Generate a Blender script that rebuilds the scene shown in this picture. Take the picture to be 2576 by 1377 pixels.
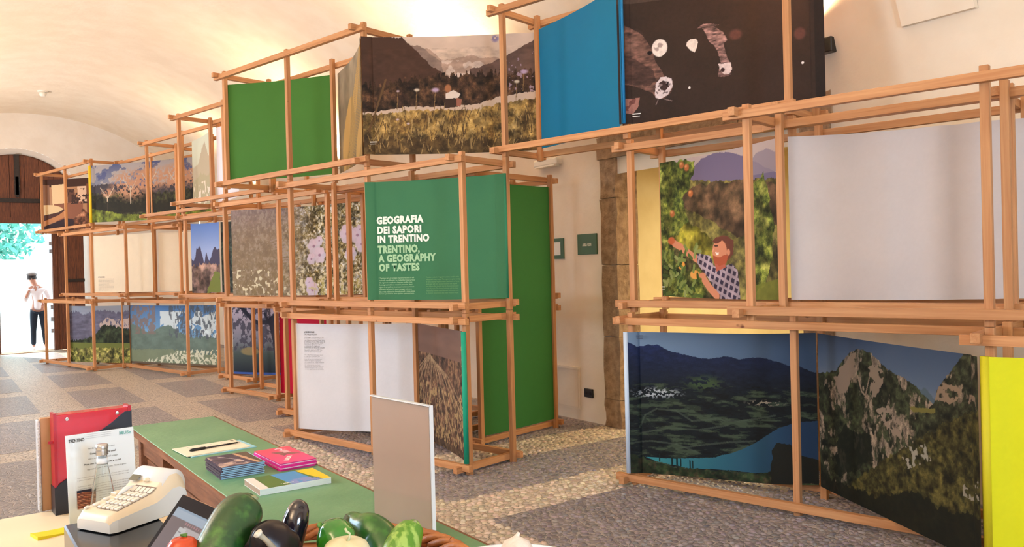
import bpy, bmesh, math, random
import numpy as np
from mathutils import Vector, Matrix
sc = bpy.context.scene
for o in list(bpy.data.objects): bpy.data.objects.remove(o)
COL = sc.collection
R = math.radians

# ------------------------------------------------------------------ camera
cam = bpy.data.objects.new('camera', bpy.data.cameras.new('camera'))
COL.objects.link(cam)
CM = [[0.81282086, -0.02411312, 0.58201444], [-0.58196546, 0.00972461, 0.81315536], [-0.02526758, -0.99966194, -0.00612864]]
cam.matrix_world = Matrix(((CM[0][0], -CM[0][1], -CM[0][2], 0), (CM[1][0], -CM[1][1], -CM[1][2], 0),
                           (CM[2][0], -CM[2][1], -CM[2][2], 1.6), (0, 0, 0, 1)))
cam.data.sensor_width = 36
cam.data.lens = 36 * 2043.16 / 2576
cam.data.clip_start = 0.05
sc.camera = cam

# ------------------------------------------------------------------ world, sun, large lights, exposure
w = bpy.data.worlds.new('world'); sc.world = w; w.use_nodes = True
w.node_tree.nodes['Background'].inputs[0].default_value = (0.62, 0.86, 1.0, 1)
w.node_tree.nodes['Background'].inputs[1].default_value = 6.0

def light(name, kind, loc, rot, energy, color, **kw):
    l = bpy.data.lights.new(name, kind); l.energy = energy; l.color = color
    for k, v in kw.items(): setattr(l, k, v)
    o = bpy.data.objects.new(name, l); COL.objects.link(o); o.location = loc; o.rotation_euler = rot
    return o
light('sun', 'SUN', (0, 0, 30), (R(38), 0, R(200)), 9.0, (1, 0.96, 0.9), angle=0.01)
COOL = (0.56, 0.76, 1.0); WARM = (1.0, 0.72, 0.42)
# daylight from windows left of and behind the camera, plus added cool fill
light('window_light_side', 'AREA', (-1.6, 4.2, 2.1), (0, R(-90), 0), 145, COOL, shape='RECTANGLE', size=1.5, size_y=1.6)
light('cool_fill_far', 'AREA', (-1.6, 10.5, 2.1), (0, R(-90), 0), 150, COOL, shape='RECTANGLE', size=1.5, size_y=1.6)  # unseen cool fill added for the far half of the hall
light('cool_fill_door_end', 'AREA', (-1.6, 16.8, 2.2), (0, R(-90), 0), 150, COOL, shape='RECTANGLE', size=1.5, size_y=1.6)  # added fill that whitens the vault and end wall near the door
light('window_light_back', 'AREA', (1.2, -3.9, 2.2), (R(90), 0, 0), 290, COOL, shape='RECTANGLE', size=1.8, size_y=1.6)
# soft warm lamps standing in the inner room beyond the stone opening
light('inner_room_lamp', 'AREA', (7.2, 4.2, 2.7), (0, 0, 0), 130, (1, 0.84, 0.52), shape='DISK', size=0.8)
for yy in (0.5, 5.0, 9.5, 14.0, 18.0):   # unseen warm fill lights added along the left wall to brighten the vault
    light('left_vault_fill', 'AREA', (-1.1, yy, 2.5), (R(180), R(-14), 0), 100, (1.0, 0.84, 0.66), shape='DISK', size=0.5)
sc.view_settings.view_transform = 'Standard'
sc.view_settings.look = 'None'
sc.view_settings.exposure = -0.06
sc.view_settings.gamma = 1.0
sc.view_settings.use_curve_mapping = False

# ------------------------------------------------------------------ helpers
def lin(c):
    c = np.asarray(c, float) / 255.0
    return np.where(c <= 0.04045, c / 12.92, ((c + 0.055) / 1.055) ** 2.4)
def L4(c): return (*[float(x) for x in lin(c)], 1)

def mat(name, c, rough=0.6, c2=None, scale=8, bump=0.0, bscale=60, metal=0, stretch=None, spec=0.5, trans=0, emit=None, detail=4, lo=0.35, hi=0.65, coat=0):
    m = bpy.data.materials.new(name); m.use_nodes = True
    nt = m.node_tree; b = nt.nodes['Principled BSDF']
    b.inputs['Base Color'].default_value = L4(c); b.inputs['Roughness'].default_value = rough
    b.inputs['Metallic'].default_value = metal; b.inputs['Specular IOR Level'].default_value = spec
    if coat: b.inputs['Coat Weight'].default_value = coat
    if trans: b.inputs['Transmission Weight'].default_value = trans
    if emit: b.inputs['Emission Color'].default_value = L4(c); b.inputs['Emission Strength'].default_value = emit
    tc = nt.nodes.new('ShaderNodeTexCoord'); mp = nt.nodes.new('ShaderNodeMapping')
    nt.links.new(tc.outputs['Object'], mp.inputs[0])
    if stretch: mp.inputs['Scale'].default_value = stretch
    if c2 is not None:
        n = nt.nodes.new('ShaderNodeTexNoise'); n.inputs['Scale'].default_value = scale; n.inputs['Detail'].default_value = detail
        nt.links.new(mp.outputs[0], n.inputs['Vector'])
        r = nt.nodes.new('ShaderNodeValToRGB'); r.color_ramp.elements[0].position = lo; r.color_ramp.elements[1].position = hi
        r.color_ramp.elements[0].color = L4(c); r.color_ramp.elements[1].color = L4(c2)
        nt.links.new(n.outputs[0], r.inputs[0]); nt.links.new(r.outputs[0], b.inputs['Base Color'])
    if bump:
        n2 = nt.nodes.new('ShaderNodeTexNoise'); n2.inputs['Scale'].default_value = bscale; n2.inputs['Detail'].default_value = 5
        nt.links.new(mp.outputs[0], n2.inputs['Vector'])
        bp = nt.nodes.new('ShaderNodeBump'); bp.inputs['Strength'].default_value = bump; bp.inputs['Distance'].default_value = 0.01
        nt.links.new(n2.outputs[0], bp.inputs['Height']); nt.links.new(bp.outputs[0], b.inputs['Normal'])
    return m

def attr_mat(name, attr='paint', rough=0.75, bump=0.0, bscale=200, translucent=0.0, spec=0.3):
    m = bpy.data.materials.new(name); m.use_nodes = True; nt = m.node_tree; b = nt.nodes['Principled BSDF']
    a = nt.nodes.new('ShaderNodeAttribute'); a.attribute_name = attr
    nt.links.new(a.outputs['Color'], b.inputs['Base Color']); b.inputs['Roughness'].default_value = rough
    b.inputs['Specular IOR Level'].default_value = spec
    if bump:
        tc = nt.nodes.new('ShaderNodeTexCoord')
        n = nt.nodes.new('ShaderNodeTexNoise'); n.inputs['Scale'].default_value = bscale; nt.links.new(tc.outputs['Object'], n.inputs['Vector'])
        bp = nt.nodes.new('ShaderNodeBump'); bp.inputs['Strength'].default_value = bump; bp.inputs['Distance'].default_value = 0.004
        nt.links.new(n.outputs[0], bp.inputs['Height']); nt.links.new(bp.outputs[0], b.inputs['Normal'])
    if translucent:
        t = nt.nodes.new('ShaderNodeBsdfTranslucent'); mx = nt.nodes.new('ShaderNodeMixShader'); mx.inputs[0].default_value = translucent
        nt.links.new(a.outputs['Color'], t.inputs[0]); nt.links.new(b.outputs[0], mx.inputs[1]); nt.links.new(t.outputs[0], mx.inputs[2])
        nt.links.new(mx.outputs[0], nt.nodes['Material Output'].inputs[0])
    return m

class MB:
    def __init__(s): s.v = []; s.f = []
    def add(s, vs, fs):
        n = len(s.v); s.v += [tuple(p) for p in vs]; s.f += [tuple(i + n for i in q) for q in fs]; return s
    def box(s, x0, x1, y0, y1, z0, z1):
        return s.add([(x0, y0, z0), (x1, y0, z0), (x1, y1, z0), (x0, y1, z0), (x0, y0, z1), (x1, y0, z1), (x1, y1, z1), (x0, y1, z1)],
                     [(0, 3, 2, 1), (4, 5, 6, 7), (0, 1, 5, 4), (1, 2, 6, 5), (2, 3, 7, 6), (3, 0, 4, 7)])
    def tube(s, pts, rad, n=10, cap=True):
        pts = [Vector(p) for p in pts]; m = len(pts)
        if not hasattr(rad, '__len__'): rad = [rad] * m
        rings = []; up = Vector((0, 0, 1)); prev = None
        for i, p in enumerate(pts):
            t = (pts[min(i + 1, m - 1)] - pts[max(i - 1, 0)]).normalized()
            if prev is None:
                a = t.orthogonal().normalized()
            else:
                a = (prev - t * prev.dot(t))
                a = a.normalized() if a.length > 1e-6 else t.orthogonal().normalized()
            prev = a; b = t.cross(a)
            rings.append([p + (a * math.cos(2 * math.pi * k / n) + b * math.sin(2 * math.pi * k / n)) * rad[i] for k in range(n)])
        vs = [q for r in rings for q in r]; fs = []
        for i in range(m - 1):
            for k in range(n):
                fs.append((i * n + k, i * n + (k + 1) % n, (i + 1) * n + (k + 1) % n, (i + 1) * n + k))
        if cap: fs.append(tuple(range(n))[::-1]); fs.append(tuple((m - 1) * n + k for k in range(n)))
        return s.add(vs, fs)
    def lathe(s, prof, n=24, c=(0, 0, 0)):
        vs = []; fs = []
        for r, z in prof:
            for k in range(n): vs.append((c[0] + r * math.cos(2 * math.pi * k / n), c[1] + r * math.sin(2 * math.pi * k / n), c[2] + z))
        for i in range(len(prof) - 1):
            for k in range(n): fs.append((i * n + k, i * n + (k + 1) % n, (i + 1) * n + (k + 1) % n, (i + 1) * n + k))
        if prof[0][0] > 1e-4: fs.append(tuple(range(n))[::-1])
        if prof[-1][0] > 1e-4: fs.append(tuple((len(prof) - 1) * n + k for k in range(n)))
        return s.add(vs, fs)
    def prism(s, poly, d0, d1, ax):   # polygon of 2D points, extruded from d0 to d1 along an axis: ax 0 (y,z) 1 (x,z) 2 (x,y)
        def P(p, d): return (d, p[0], p[1]) if ax == 0 else ((p[0], d, p[1]) if ax == 1 else (p[0], p[1], d))
        n = len(poly)
        return s.add([P(p, d0) for p in poly] + [P(p, d1) for p in poly],
                     [tuple(range(n))[::-1], tuple(range(n, 2 * n))] + [(i, (i + 1) % n, n + (i + 1) % n, n + i) for i in range(n)])
    def mesh(s, name, smooth=False, bevel=0, fixn=True):
        me = bpy.data.meshes.new(name); me.from_pydata(s.v, [], s.f); me.update()
        if bevel or fixn:
            bm = bmesh.new(); bm.from_mesh(me)
            if fixn: bmesh.ops.recalc_face_normals(bm, faces=bm.faces)
            if bevel: bmesh.ops.bevel(bm, geom=bm.edges[:], offset=bevel, segments=2 if smooth else 1, affect='EDGES', profile=0.6)
            bm.to_mesh(me); bm.free()
        if smooth: me.polygons.foreach_set('use_smooth', [True] * len(me.polygons))
        return me

def put(name, me, m=None, parent=None, loc=(0, 0, 0), rot=(0, 0, 0), **props):
    if isinstance(me, MB): me = me.mesh(name)
    o = bpy.data.objects.new(name, me); COL.objects.link(o)
    o.location = loc; o.rotation_euler = rot
    if parent is not None: o.parent = parent
    if m is not None and me is not None and not me.materials: me.materials.append(m)
    for k, v in props.items(): o[k] = v
    return o
def struct(name, me, m, **kw): return put(name, me, m, kind='structure', **kw)
def thing(name, label, cat, loc=(0, 0, 0), rot=(0, 0, 0), group=None, me=None, m=None):
    o = put(name, me, m, None, loc, rot, label=label, category=cat)
    if group: o['group'] = group
    return o
def smooth(o):
    o.data.polygons.foreach_set('use_smooth', [True] * len(o.data.polygons)); return o
def text_mesh(txt, size, bold=0.0, align='LEFT', spacing=1.0):
    c = bpy.data.curves.new('t', 'FONT'); c.body = txt; c.size = size; c.align_x = align; c.offset = bold; c.resolution_u = 2; c.space_character = 1.10 if bold > .003 else 1.0
    c.space_line = spacing
    o = bpy.data.objects.new('t', c); COL.objects.link(o)
    dg = bpy.context.evaluated_depsgraph_get(); me = bpy.data.meshes.new_from_object(o.evaluated_get(dg))
    bpy.data.objects.remove(o); return me
def fit_text(me, width=None, height=None):
    n = len(me.vertices); co = np.empty(n * 3); me.vertices.foreach_get('co', co); co = co.reshape(-1, 3)
    mn = co.min(0); mx = co.max(0); s = [1, 1]
    if width: s[0] = width / (mx[0] - mn[0])
    s[1] = height / (mx[1] - mn[1]) if height else s[0]
    co[:, 0] = (co[:, 0] - mn[0]) * s[0]; co[:, 1] = (co[:, 1] - mn[1]) * s[1]
    me.vertices.foreach_set('co', co.ravel()); me.update(); return me

# ------------------------------------------------------------------ painter for the printed banners (one colour per grid point)
def vnoise(x, y, seed):
    rs = np.random.RandomState(seed); T = rs.rand(64, 64)
    xi = np.floor(x).astype(int); yi = np.floor(y).astype(int); fx = x - xi; fy = y - yi
    fx = fx * fx * (3 - 2 * fx); fy = fy * fy * (3 - 2 * fy)
    a = T[xi % 64, yi % 64]; b = T[(xi + 1) % 64, yi % 64]; c = T[xi % 64, (yi + 1) % 64]; d = T[(xi + 1) % 64, (yi + 1) % 64]
    return (a * (1 - fx) + b * fx) * (1 - fy) + (c * (1 - fx) + d * fx) * fy
class Paint:
    def __init__(s, nu, nv, asp):
        s.nu, s.nv, s.asp = nu, nv, asp
        s.U, s.V = np.meshgrid(np.linspace(0, 1, nu), np.linspace(0, 1, nv)); s.I = np.zeros((nv, nu, 3))
    def fbm(s, fu, fv=None, o=4, seed=1):
        fv = fu if fv is None else fv; r = 0; a = 0.5; t = 0
        for k in range(o):
            r = r + a * vnoise(s.U * s.asp * fu * 2 ** k + 7 * k, s.V * fv * 2 ** k + 3 * k, seed + k); t += a; a *= 0.55
        return r / t
    def col(s, m, c, a=1.0):
        c = np.asarray(c, float); m = np.clip(np.asarray(m, float) * a, 0, 1)[..., None]
        s.I = s.I * (1 - m) + c * m
    def grad(s, stops):   # vertical
        xs = [q[0] for q in stops]
        for k in range(3): s.I[..., k] = np.interp(s.V, xs, [q[1][k] for q in stops])
    def poly(s, pts, wob=0.0, seed=5, fr=14):
        U, V = s.U, s.V
        if wob: U = U + (s.fbm(fr, o=3, seed=seed) - 0.5) * wob / s.asp; V = V + (s.fbm(fr, o=3, seed=seed + 9) - 0.5) * wob
        ins = np.zeros(U.shape, bool); n = len(pts)
        for i in range(n):
            x0, y0 = pts[i]; x1, y1 = pts[(i + 1) % n]
            if y0 == y1: continue
            ins ^= ((V > min(y0, y1)) & (V <= max(y0, y1)) & (U < (V - y0) * (x1 - x0) / (y1 - y0) + x0))
        return ins.astype(float)
    def below(s, pts, wob=0.01, seed=3, fr=40):
        y = np.interp(s.U, [p[0] for p in pts], [p[1] for p in pts]) + (s.fbm(fr, 0.001, 3, seed) - 0.5) * wob
        return (s.V > y).astype(float)
    def ell(s, u, v, ru, rv, soft=0.25):
        d = np.sqrt(((s.U - u) / ru) ** 2 + ((s.V - v) / rv) ** 2); return np.clip((1 - d) / soft + 0.5, 0, 1)
    def seg(s, p, q, wd):
        ax, ay = p[0] * s.asp, p[1]; bx, by = q[0] * s.asp, q[1]; X = s.U * s.asp; Y = s.V
        t = np.clip(((X - ax) * (bx - ax) + (Y - ay) * (by - ay)) / ((bx - ax) ** 2 + (by - ay) ** 2 + 1e-9), 0, 1)
        return (np.hypot(X - ax - t * (bx - ax), Y - ay - t * (by - ay)) < wd).astype(float)
    def line(s, pts, wd, c, a=1):
        for i in range(len(pts) - 1): s.col(s.seg(pts[i], pts[i + 1], wd), c, a)
    def speck(s, m, c, thr=0.62, f=60, seed=11, fv=None, a=1.0):
        s.col(m * (s.fbm(f, fv, 2, seed) > thr), c, a)
    def mul(s, k): s.I = s.I * (k[..., None] if hasattr(k, 'shape') else k)

# frame axes: the timber frames stand turned 12.7 degrees to the room
AX = Vector((-0.2194785, 0.9756171, 0)); BX = Vector((0.9756171, 0.2194785, 0)); YAW = math.atan2(BX.y, BX.x)
def AB(a, b, z=0.0): return Vector((AX.x * a + BX.x * b, AX.y * a + BX.y * b, z))

UPT = 12; UPE = [780, 860, 780, 640]
# ------------------------------------------------------------------ room materials
XR, XL, YD, YB = 5.48, -1.68, 20.8, -4.0
XC, HA, ZS, RISE = 1.9, 3.58, 2.5, 2.8
plaster = mat('plaster', (241, 225, 203), 0.9, (235, 217, 193), 3, bump=0.35, bscale=14)
plaster_white = mat('plaster_white', (238, 228, 216), 0.9, (232, 220, 206), 3, bump=0.4, bscale=10)
stone_m = mat('rough_stone', (176, 146, 116), 0.95, (140, 112, 86), 14, bump=1.0, bscale=40)
darkwood = mat('old_wood', (110, 62, 36), 0.7, (78, 42, 25), 6, stretch=(14, 14, 1.2), bump=0.3, bscale=20)
iron = mat('iron', (38, 34, 34), 0.6, (52, 44, 40), 20, metal=0.4)
def zv(x): return ZS + RISE * math.sqrt(max(0.0, 1 - ((x - XC) / HA) ** 2))
# vault
mb = MB(); N = 72; ys = [YB + (YD - YB) * i / 40 for i in range(41)]
ang = [math.pi * i / N for i in range(N + 1)]
for y in ys:
    for a in ang: mb.v.append((XC - HA * math.cos(a), y, ZS + RISE * math.sin(a)))
for i in range(40):
    for k in range(N): mb.f.append((i * (N + 1) + k, i * (N + 1) + k + 1, (i + 1) * (N + 1) + k + 1, (i + 1) * (N + 1) + k))
struct('ceiling', mb.mesh('ceiling', smooth=True), plaster)
struct('wall_left', MB().box(XL - 0.2, XL, YB, YD, 0, ZS + 0.02), plaster)
struct('wall_back', MB().box(XL, XR, YB - 0.2, YB, 0, 5.4), plaster)
# right wall with the stone framed opening
OY0, OY1, OZ = 3.75, 5.87, 2.66
mb = MB(); mb.box(XR, XR + 0.22, OY1, YD, 0, ZS + 0.3); mb.box(XR, XR + 0.22, YB, OY0, 0, ZS + 0.3); mb.box(XR, XR + 0.22, OY0, OY1, OZ, ZS + 0.6)
struct('wall_right', mb, plaster)
def rough(me, amp, seed=1, cuts=0):
    bm = bmesh.new(); bm.from_mesh(me)
    if cuts: bmesh.ops.subdivide_edges(bm, edges=[e for e in bm.edges if e.calc_length() > 0.12], cuts=cuts, use_grid_fill=True)
    rnd = random.Random(seed)
    for v in bm.verts: v.co += Vector((rnd.uniform(-1, 1), rnd.uniform(-1, 1), rnd.uniform(-0.4, 0.4))) * amp
    bm.to_mesh(me); bm.free(); return me
# stone surround: separate dressed blocks
sur = put('trim_1', None, kind='structure'); rnd = random.Random(4)
z = 0.0
hs = [0.28, 0.62, 0.71, 0.66, 0.39]
for h in hs:
    put('stone_block', rough(MB().box(XR - 0.03, XR + 0.18, OY1 - 0.03, OY1 + 0.21 + rnd.uniform(-0.01, 0.01), z + 0.003, z + h - 0.003).mesh('b'), 0.008, int(z * 50), 3), stone_m, sur)
    put('stone_block', rough(MB().box(XR + 0.18, XR + 0.25, OY1 - 0.035, OY1 + 0.05, z + 0.003, z + h - 0.003).mesh('b'), 0.006, int(z * 70) + 3, 3), stone_m, sur)
    z += h
for y0, y1 in ((3.50, 4.35), (4.36, 5.2), (5.21, 6.10)):
    put('lintel_stone', rough(MB().box(XR - 0.035, XR + 0.25, y0, y1, OZ, OZ + 0.27).mesh('b'), 0.007, int(y0 * 9), 4), stone_m, sur)
for zz in (0, 0.9, 1.8):
    put('stone_block', rough(MB().box(XR - 0.03, XR + 0.25, OY0 - 0.22, OY0 + 0.03, zz, zz + (0.89 if zz < 1.7 else 0.86)).mesh('b'), 0.007, int(zz * 9) + 77, 3), stone_m, sur)
# inner room beyond the opening
inner = mat('inner_plaster', (232, 214, 168), 0.9, (222, 202, 154), 3, bump=0.2, bscale=12)
struct('wall_inner_side', MB().box(XR + 0.22, 9.2, 6.3, 6.5, 0, 3.0), inner)
struct('wall_inner_far', MB().box(9.2, 9.4, 0.5, 6.5, 0, 3.0), inner)
struct('wall_inner_near', MB().box(XR + 0.22, 9.2, 0.3, 0.5, 0, 3.0), inner)
struct('ceiling_inner', MB().box(XR + 0.22, 9.4, 0.3, 6.5, 3.0, 3.1), inner)
# end wall with the arched doorway
DX, DW, DH, DR = 1.60, 1.27, 2.95, 1.42          # centre, half width, springing, rise
def arch(x, g=0.0):
    u = (x - DX) / (DW + g); return DH + (DR + g) * math.sqrt(max(0.0, 1 - u * u)) if abs(u) < 1 else 0.0
mb = MB(); xs = sorted(set([XL + (XR - XL) * i / 70 for i in range(71)] + [DX - DW - 0.14, DX + DW + 0.14, DX - DW, DX + DW]))
G = 0.14
for a, b in zip(xs[:-1], xs[1:]):
    mid = (a + b) / 2; za = arch(a, G) if abs(mid - DX) < DW + G else 0; zb = arch(b, G) if abs(mid - DX) < DW + G else 0
    if abs(mid - DX) < DW + G: za = max(za, DH - 0.0); zb = max(zb, DH - 0.0)
    mb.add([(a, YD, za), (b, YD, zb), (b, YD, max(zb, zv(b)) + 0.05), (a, YD, max(za, zv(a)) + 0.05)], [(0, 1, 2, 3)])
# splayed reveal and jambs
n = 40; pts0 = [(DX + DW + G, 0)] + [(DX + (DW + G) * math.cos(math.pi * i / n), DH + (DR + G) * math.sin(math.pi * i / n)) for i in range(n + 1)] + [(DX - DW - G, 0)]
pts1 = [(DX + DW, 0)] + [(DX + DW * math.cos(math.pi * i / n), DH + DR * math.sin(math.pi * i / n)) for i in range(n + 1)] + [(DX - DW, 0)]
for i in range(len(pts0) - 1):
    a, b, c, d = pts0[i], pts0[i + 1], pts1[i + 1], pts1[i]
    mb.add([(a[0], YD, a[1]), (b[0], YD, b[1]), (c[0], YD + 0.22, c[1]), (d[0], YD + 0.22, d[1])], [(0, 1, 2, 3)])
    mb.add([(d[0], YD + 0.22, d[1]), (c[0], YD + 0.22, c[1]), (c[0], YD + 0.6, c[1]), (d[0], YD + 0.6, d[1])], [(0, 1, 2, 3)])
struct('wall_far', mb, plaster_white)
# great door: wooden tympanum of vertical boards, iron straps, one leaf ajar, left leaf edge
dr = put('door_1', None, kind='structure')
nb = 9; YT = YD + 0.10
for i in range(nb):
    x0 = DX - DW + 2 * DW * i / nb + 0.004; x1 = DX - DW + 2 * DW * (i + 1) / nb - 0.004
    top = [(x0 + (x1 - x0) * k / 4, DH + DR * math.sqrt(max(0, 1 - ((x0 + (x1 - x0) * k / 4 - DX) / DW) ** 2))) for k in range(4, -1, -1)]
    put('plank', MB().prism([(x0, DH - 0.02), (x1, DH - 0.02)] + top, YT, YT + 0.05, 1), darkwood, dr)
put('backing_boards', MB().prism([(DX + (DW + .03) * math.cos(math.pi * k / 24), DH + (DR + .03) * math.sin(math.pi * k / 24)) for k in range(25)], YT + .05, YT + .08, 1), darkwood, dr)
put('door_rail', MB().box(DX - DW, DX + DW, YT - 0.03, YT + 0.03, DH - 0.08, DH + 0.05), darkwood, dr)
put('iron_strap', MB().box(DX - 0.05, DX + 0.05, YT - 0.035, YT, DH + 0.55, DH + DR + 0.02), iron, dr)
put('iron_strap', MB().box(DX - 0.03, DX + 0.03, YT - 0.035, YT, DH + 0.5, DH + 0.95), iron, dr)
put('iron_strap', MB().box(DX - 0.95, DX + 0.78, YT - 0.035, YT, DH + 0.38, DH + 0.47), iron, dr)
for dx in (0.45, 0.66): put('iron_bolt', MB().box(DX + dx, DX + dx + 0.06, YT - 0.05, YT, DH + 0.5, DH + 0.64), iron, dr)
def leaf(hx, w, ang, side, name):
    e = put(name, None, None, None, (hx, YD + 0.12, 0), (0, 0, ang), kind='structure')
    k = 4
    for i in range(k):
        a0 = w * i / k + 0.003; a1 = w * (i + 1) / k - 0.003
        put('plank', MB().box(min(side * a0, side * a1), max(side * a0, side * a1), -0.03, 0.03, 0.03, DH - 0.08), darkwood, e)
    put('leaf_stile', MB().box(min(side * (w - 0.09), side * w), max(side * (w - 0.09), side * w), -0.055, 0.0, 0.03, DH - 0.08), darkwood, e)
    for zz in (0.35, 0.62, 1.55):
        put('hinge_strap', MB().box(min(0, side * w * 0.62), max(0, side * w * 0.62), -0.05, -0.03, zz, zz + 0.07), iron, e)
    for zz in ((0.42, 0.68, 0.95, 2.2, 2.38) if side < 0 else ()):
        put('lock_tooth', MB().box(min(side * w, side * (w + 0.06)), max(side * w, side * (w + 0.06)), -0.04, 0.02, zz, zz + 0.09), mat('zinc', (150, 150, 156), .5, metal=.3) if 'zinc' not in bpy.data.materials else bpy.data.materials['zinc'], e)
    return e
leaf(DX + DW, 0.66, R(10), -1, 'door_2')
leaf(DX - DW, 0.90, R(-14), 1, 'door_3')
struct('threshold', MB().box(DX - DW, DX + DW, YD, YD + 0.6, -0.02, 0.015), stone_m)

# ------------------------------------------------------------------ floor
def cobble_mat(name, c1, c2, mortar, s=24):
    m = bpy.data.materials.new(name); m.use_nodes = True; nt = m.node_tree; b = nt.nodes['Principled BSDF']
    tc = nt.nodes.new('ShaderNodeTexCoord'); vo = nt.nodes.new('ShaderNodeTexVoronoi'); vo.inputs['Scale'].default_value = s
    ve = nt.nodes.new('ShaderNodeTexVoronoi'); ve.feature = 'DISTANCE_TO_EDGE'; ve.inputs['Scale'].default_value = s
    nt.links.new(tc.outputs['Object'], vo.inputs['Vector']); nt.links.new(tc.outputs['Object'], ve.inputs['Vector'])
    r = nt.nodes.new('ShaderNodeValToRGB'); r.color_ramp.elements[0].color = L4(c1); r.color_ramp.elements[1].color = L4(c2)
    nt.links.new(vo.outputs['Color'], r.inputs[0])
    r2 = nt.nodes.new('ShaderNodeValToRGB'); r2.color_ramp.elements[0].position = 0.04; r2.color_ramp.elements[1].position = 0.12
    nt.links.new(ve.outputs['Distance'], r2.inputs[0])
    mx = nt.nodes.new('ShaderNodeMix'); mx.data_type = 'RGBA'; mx.inputs[6].default_value = L4(mortar)
    nt.links.new(r2.outputs[0], mx.inputs[0]); nt.links.new(r.outputs[0], mx.inputs[7]); nt.links.new(mx.outputs[2], b.inputs['Base Color'])
    bp = nt.nodes.new('ShaderNodeBump'); bp.inputs['Distance'].default_value = 0.012; bp.inputs['Strength'].default_value = 0.7
    nt.links.new(r2.outputs[0], bp.inputs['Height']); nt.links.new(bp.outputs[0], b.inputs['Normal'])
    b.inputs['Roughness'].default_value = 0.42
    return m
light_c = cobble_mat('cobble_light', (184, 168, 150), (210, 192, 172), (160, 146, 130))
dark_c = cobble_mat('cobble_dark', (116, 108, 108), (146, 136, 134), (166, 154, 146))
flo = struct('floor', MB().box(XL, 9.3, YB, YD + 0.0, -0.1, 0.0), light_c)
DARK = []
ycs = [(-3.2, 4.3), (4.8, 5.58), (6.1, 8.40), (8.87, 10.78), (11.28, 13.12), (13.65, 15.56), (16.05, 17.9), (18.4, 20.3)]
for i, (y0, y1) in enumerate(ycs):
    for k in range(-2, 5):
        x0 = 1.53 + 1.19 * k; x1 = x0 + 0.70
        if y1 < 8.5 and x0 > 2.6:
            if abs(x0 - 2.72) < 0.1: DARK.append((2.86, 9.0, y0, y1))
            continue
        if x1 < XL or x0 > XR - 0.1: continue
        DARK.append((max(x0, XL + 0.02), min(x1, XR - 0.02), y0, y1))
for x0, x1, y0, y1 in DARK:
    put('pavement_panel', MB().box(x0, x1, y0, y1, -0.02, 0.002), dark_c, flo)
def isdark(x, y):
    m = np.zeros(x.shape, bool)
    for x0, x1, y0, y1 in DARK: m |= (x > x0) & (x < x1) & (y > y0) & (y < y1)
    return m
# real pebbles near the camera
rs = np.random.RandomState(7)
cw, ch = 0.052, 0.044
gx, gy = np.meshgrid(np.arange(0.9, 5.46, cw), np.arange(1.5, 7.6, ch)); gx = gx + (np.arange(gx.shape[0]) % 2)[:, None] * cw / 2
px = (gx + rs.uniform(-.28, .28, gx.shape) * cw).ravel(); py = (gy + rs.uniform(-.28, .28, gy.shape) * ch).ravel()
fw = px * 0.582 + py * 0.8131; rt = px * 0.8128 - py * 0.582
keep = (fw > 2.0) & (rt / fw > -0.42) & (rt / fw < 0.66) & (px < 5.44)
px, py, fw, rt = px[keep], py[keep], fw[keep], rt[keep]; n = len(px)
dk = isdark(px, py)
base = np.where(dk[:, None], lin((126, 117, 118)), lin((186, 168, 148)))
colr = base * rs.uniform(0.68, 1.38, (n, 1)) * (1 + rs.uniform(-.06, .06, (n, 3)))
th = rs.uniform(0, 6.28, n); ra = rs.uniform(0.38, 0.56, n) * cw; rb = rs.uniform(0.34, 0.48, n) * ch
kk = np.arange(7) * 2 * np.pi / 7
jit = rs.uniform(0.85, 1.12, (n, 7))
ex = ra[:, None] * np.cos(kk) * jit; ey = rb[:, None] * np.sin(kk) * jit
X = px[:, None] + ex * np.cos(th)[:, None] - ey * np.sin(th)[:, None]; Y = py[:, None] + ex * np.sin(th)[:, None] + ey * np.cos(th)[:, None]
hz = rs.uniform(0.005, 0.011, n)
XI = px[:, None] + (X - px[:, None]) * 0.62; YI = py[:, None] + (Y - py[:, None]) * 0.62
V = np.zeros((n, 14, 3)); V[:, :7, 0] = X; V[:, :7, 1] = Y; V[:, :7, 2] = 0.0; V[:, 7:, 0] = XI; V[:, 7:, 1] = YI; V[:, 7:, 2] = hz[:, None]
peb = attr_mat('pebble', rough=0.42, bump=0.3, bscale=120, spec=0.5)
def pebble_mesh(idx, name, centre=False):
    F = [[(k, (k + 1) % 7, 7 + (k + 1) % 7, 7 + k) for k in range(7)] + [tuple(range(7, 14))]][0]
    fs = []
    for j in range(len(idx)): fs += [tuple(q + 14 * j for q in f) for f in F]
    vv = V[idx].reshape(-1, 3)
    me = bpy.data.meshes.new(name); me.from_pydata(vv.tolist(), [], fs)
    a = me.color_attributes.new('paint', 'FLOAT_COLOR', 'POINT'); cc = np.ones((len(vv), 4)); cc[:, :3] = np.repeat(colr[idx], 14, 0)
    a.data.foreach_set('color', cc.ravel()); me.polygons.foreach_set('use_smooth', [True] * len(me.polygons)); me.materials.append(peb); return me
vis = (rt / fw > -0.02) & (rt / fw < 0.42) & (1.6 / fw < 0.335)
cand = np.where(vis)[0]; cand = cand[np.argsort(fw[cand])][:300]
rest = np.setdiff1d(np.arange(n), cand)
for i in cand: put('cobblestone', pebble_mesh(np.array([i]), 'cobblestone'), peb, flo)
put('cobblestones', pebble_mesh(rest, 'cobblestones'), peb, flo, kind='stuff')

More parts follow.
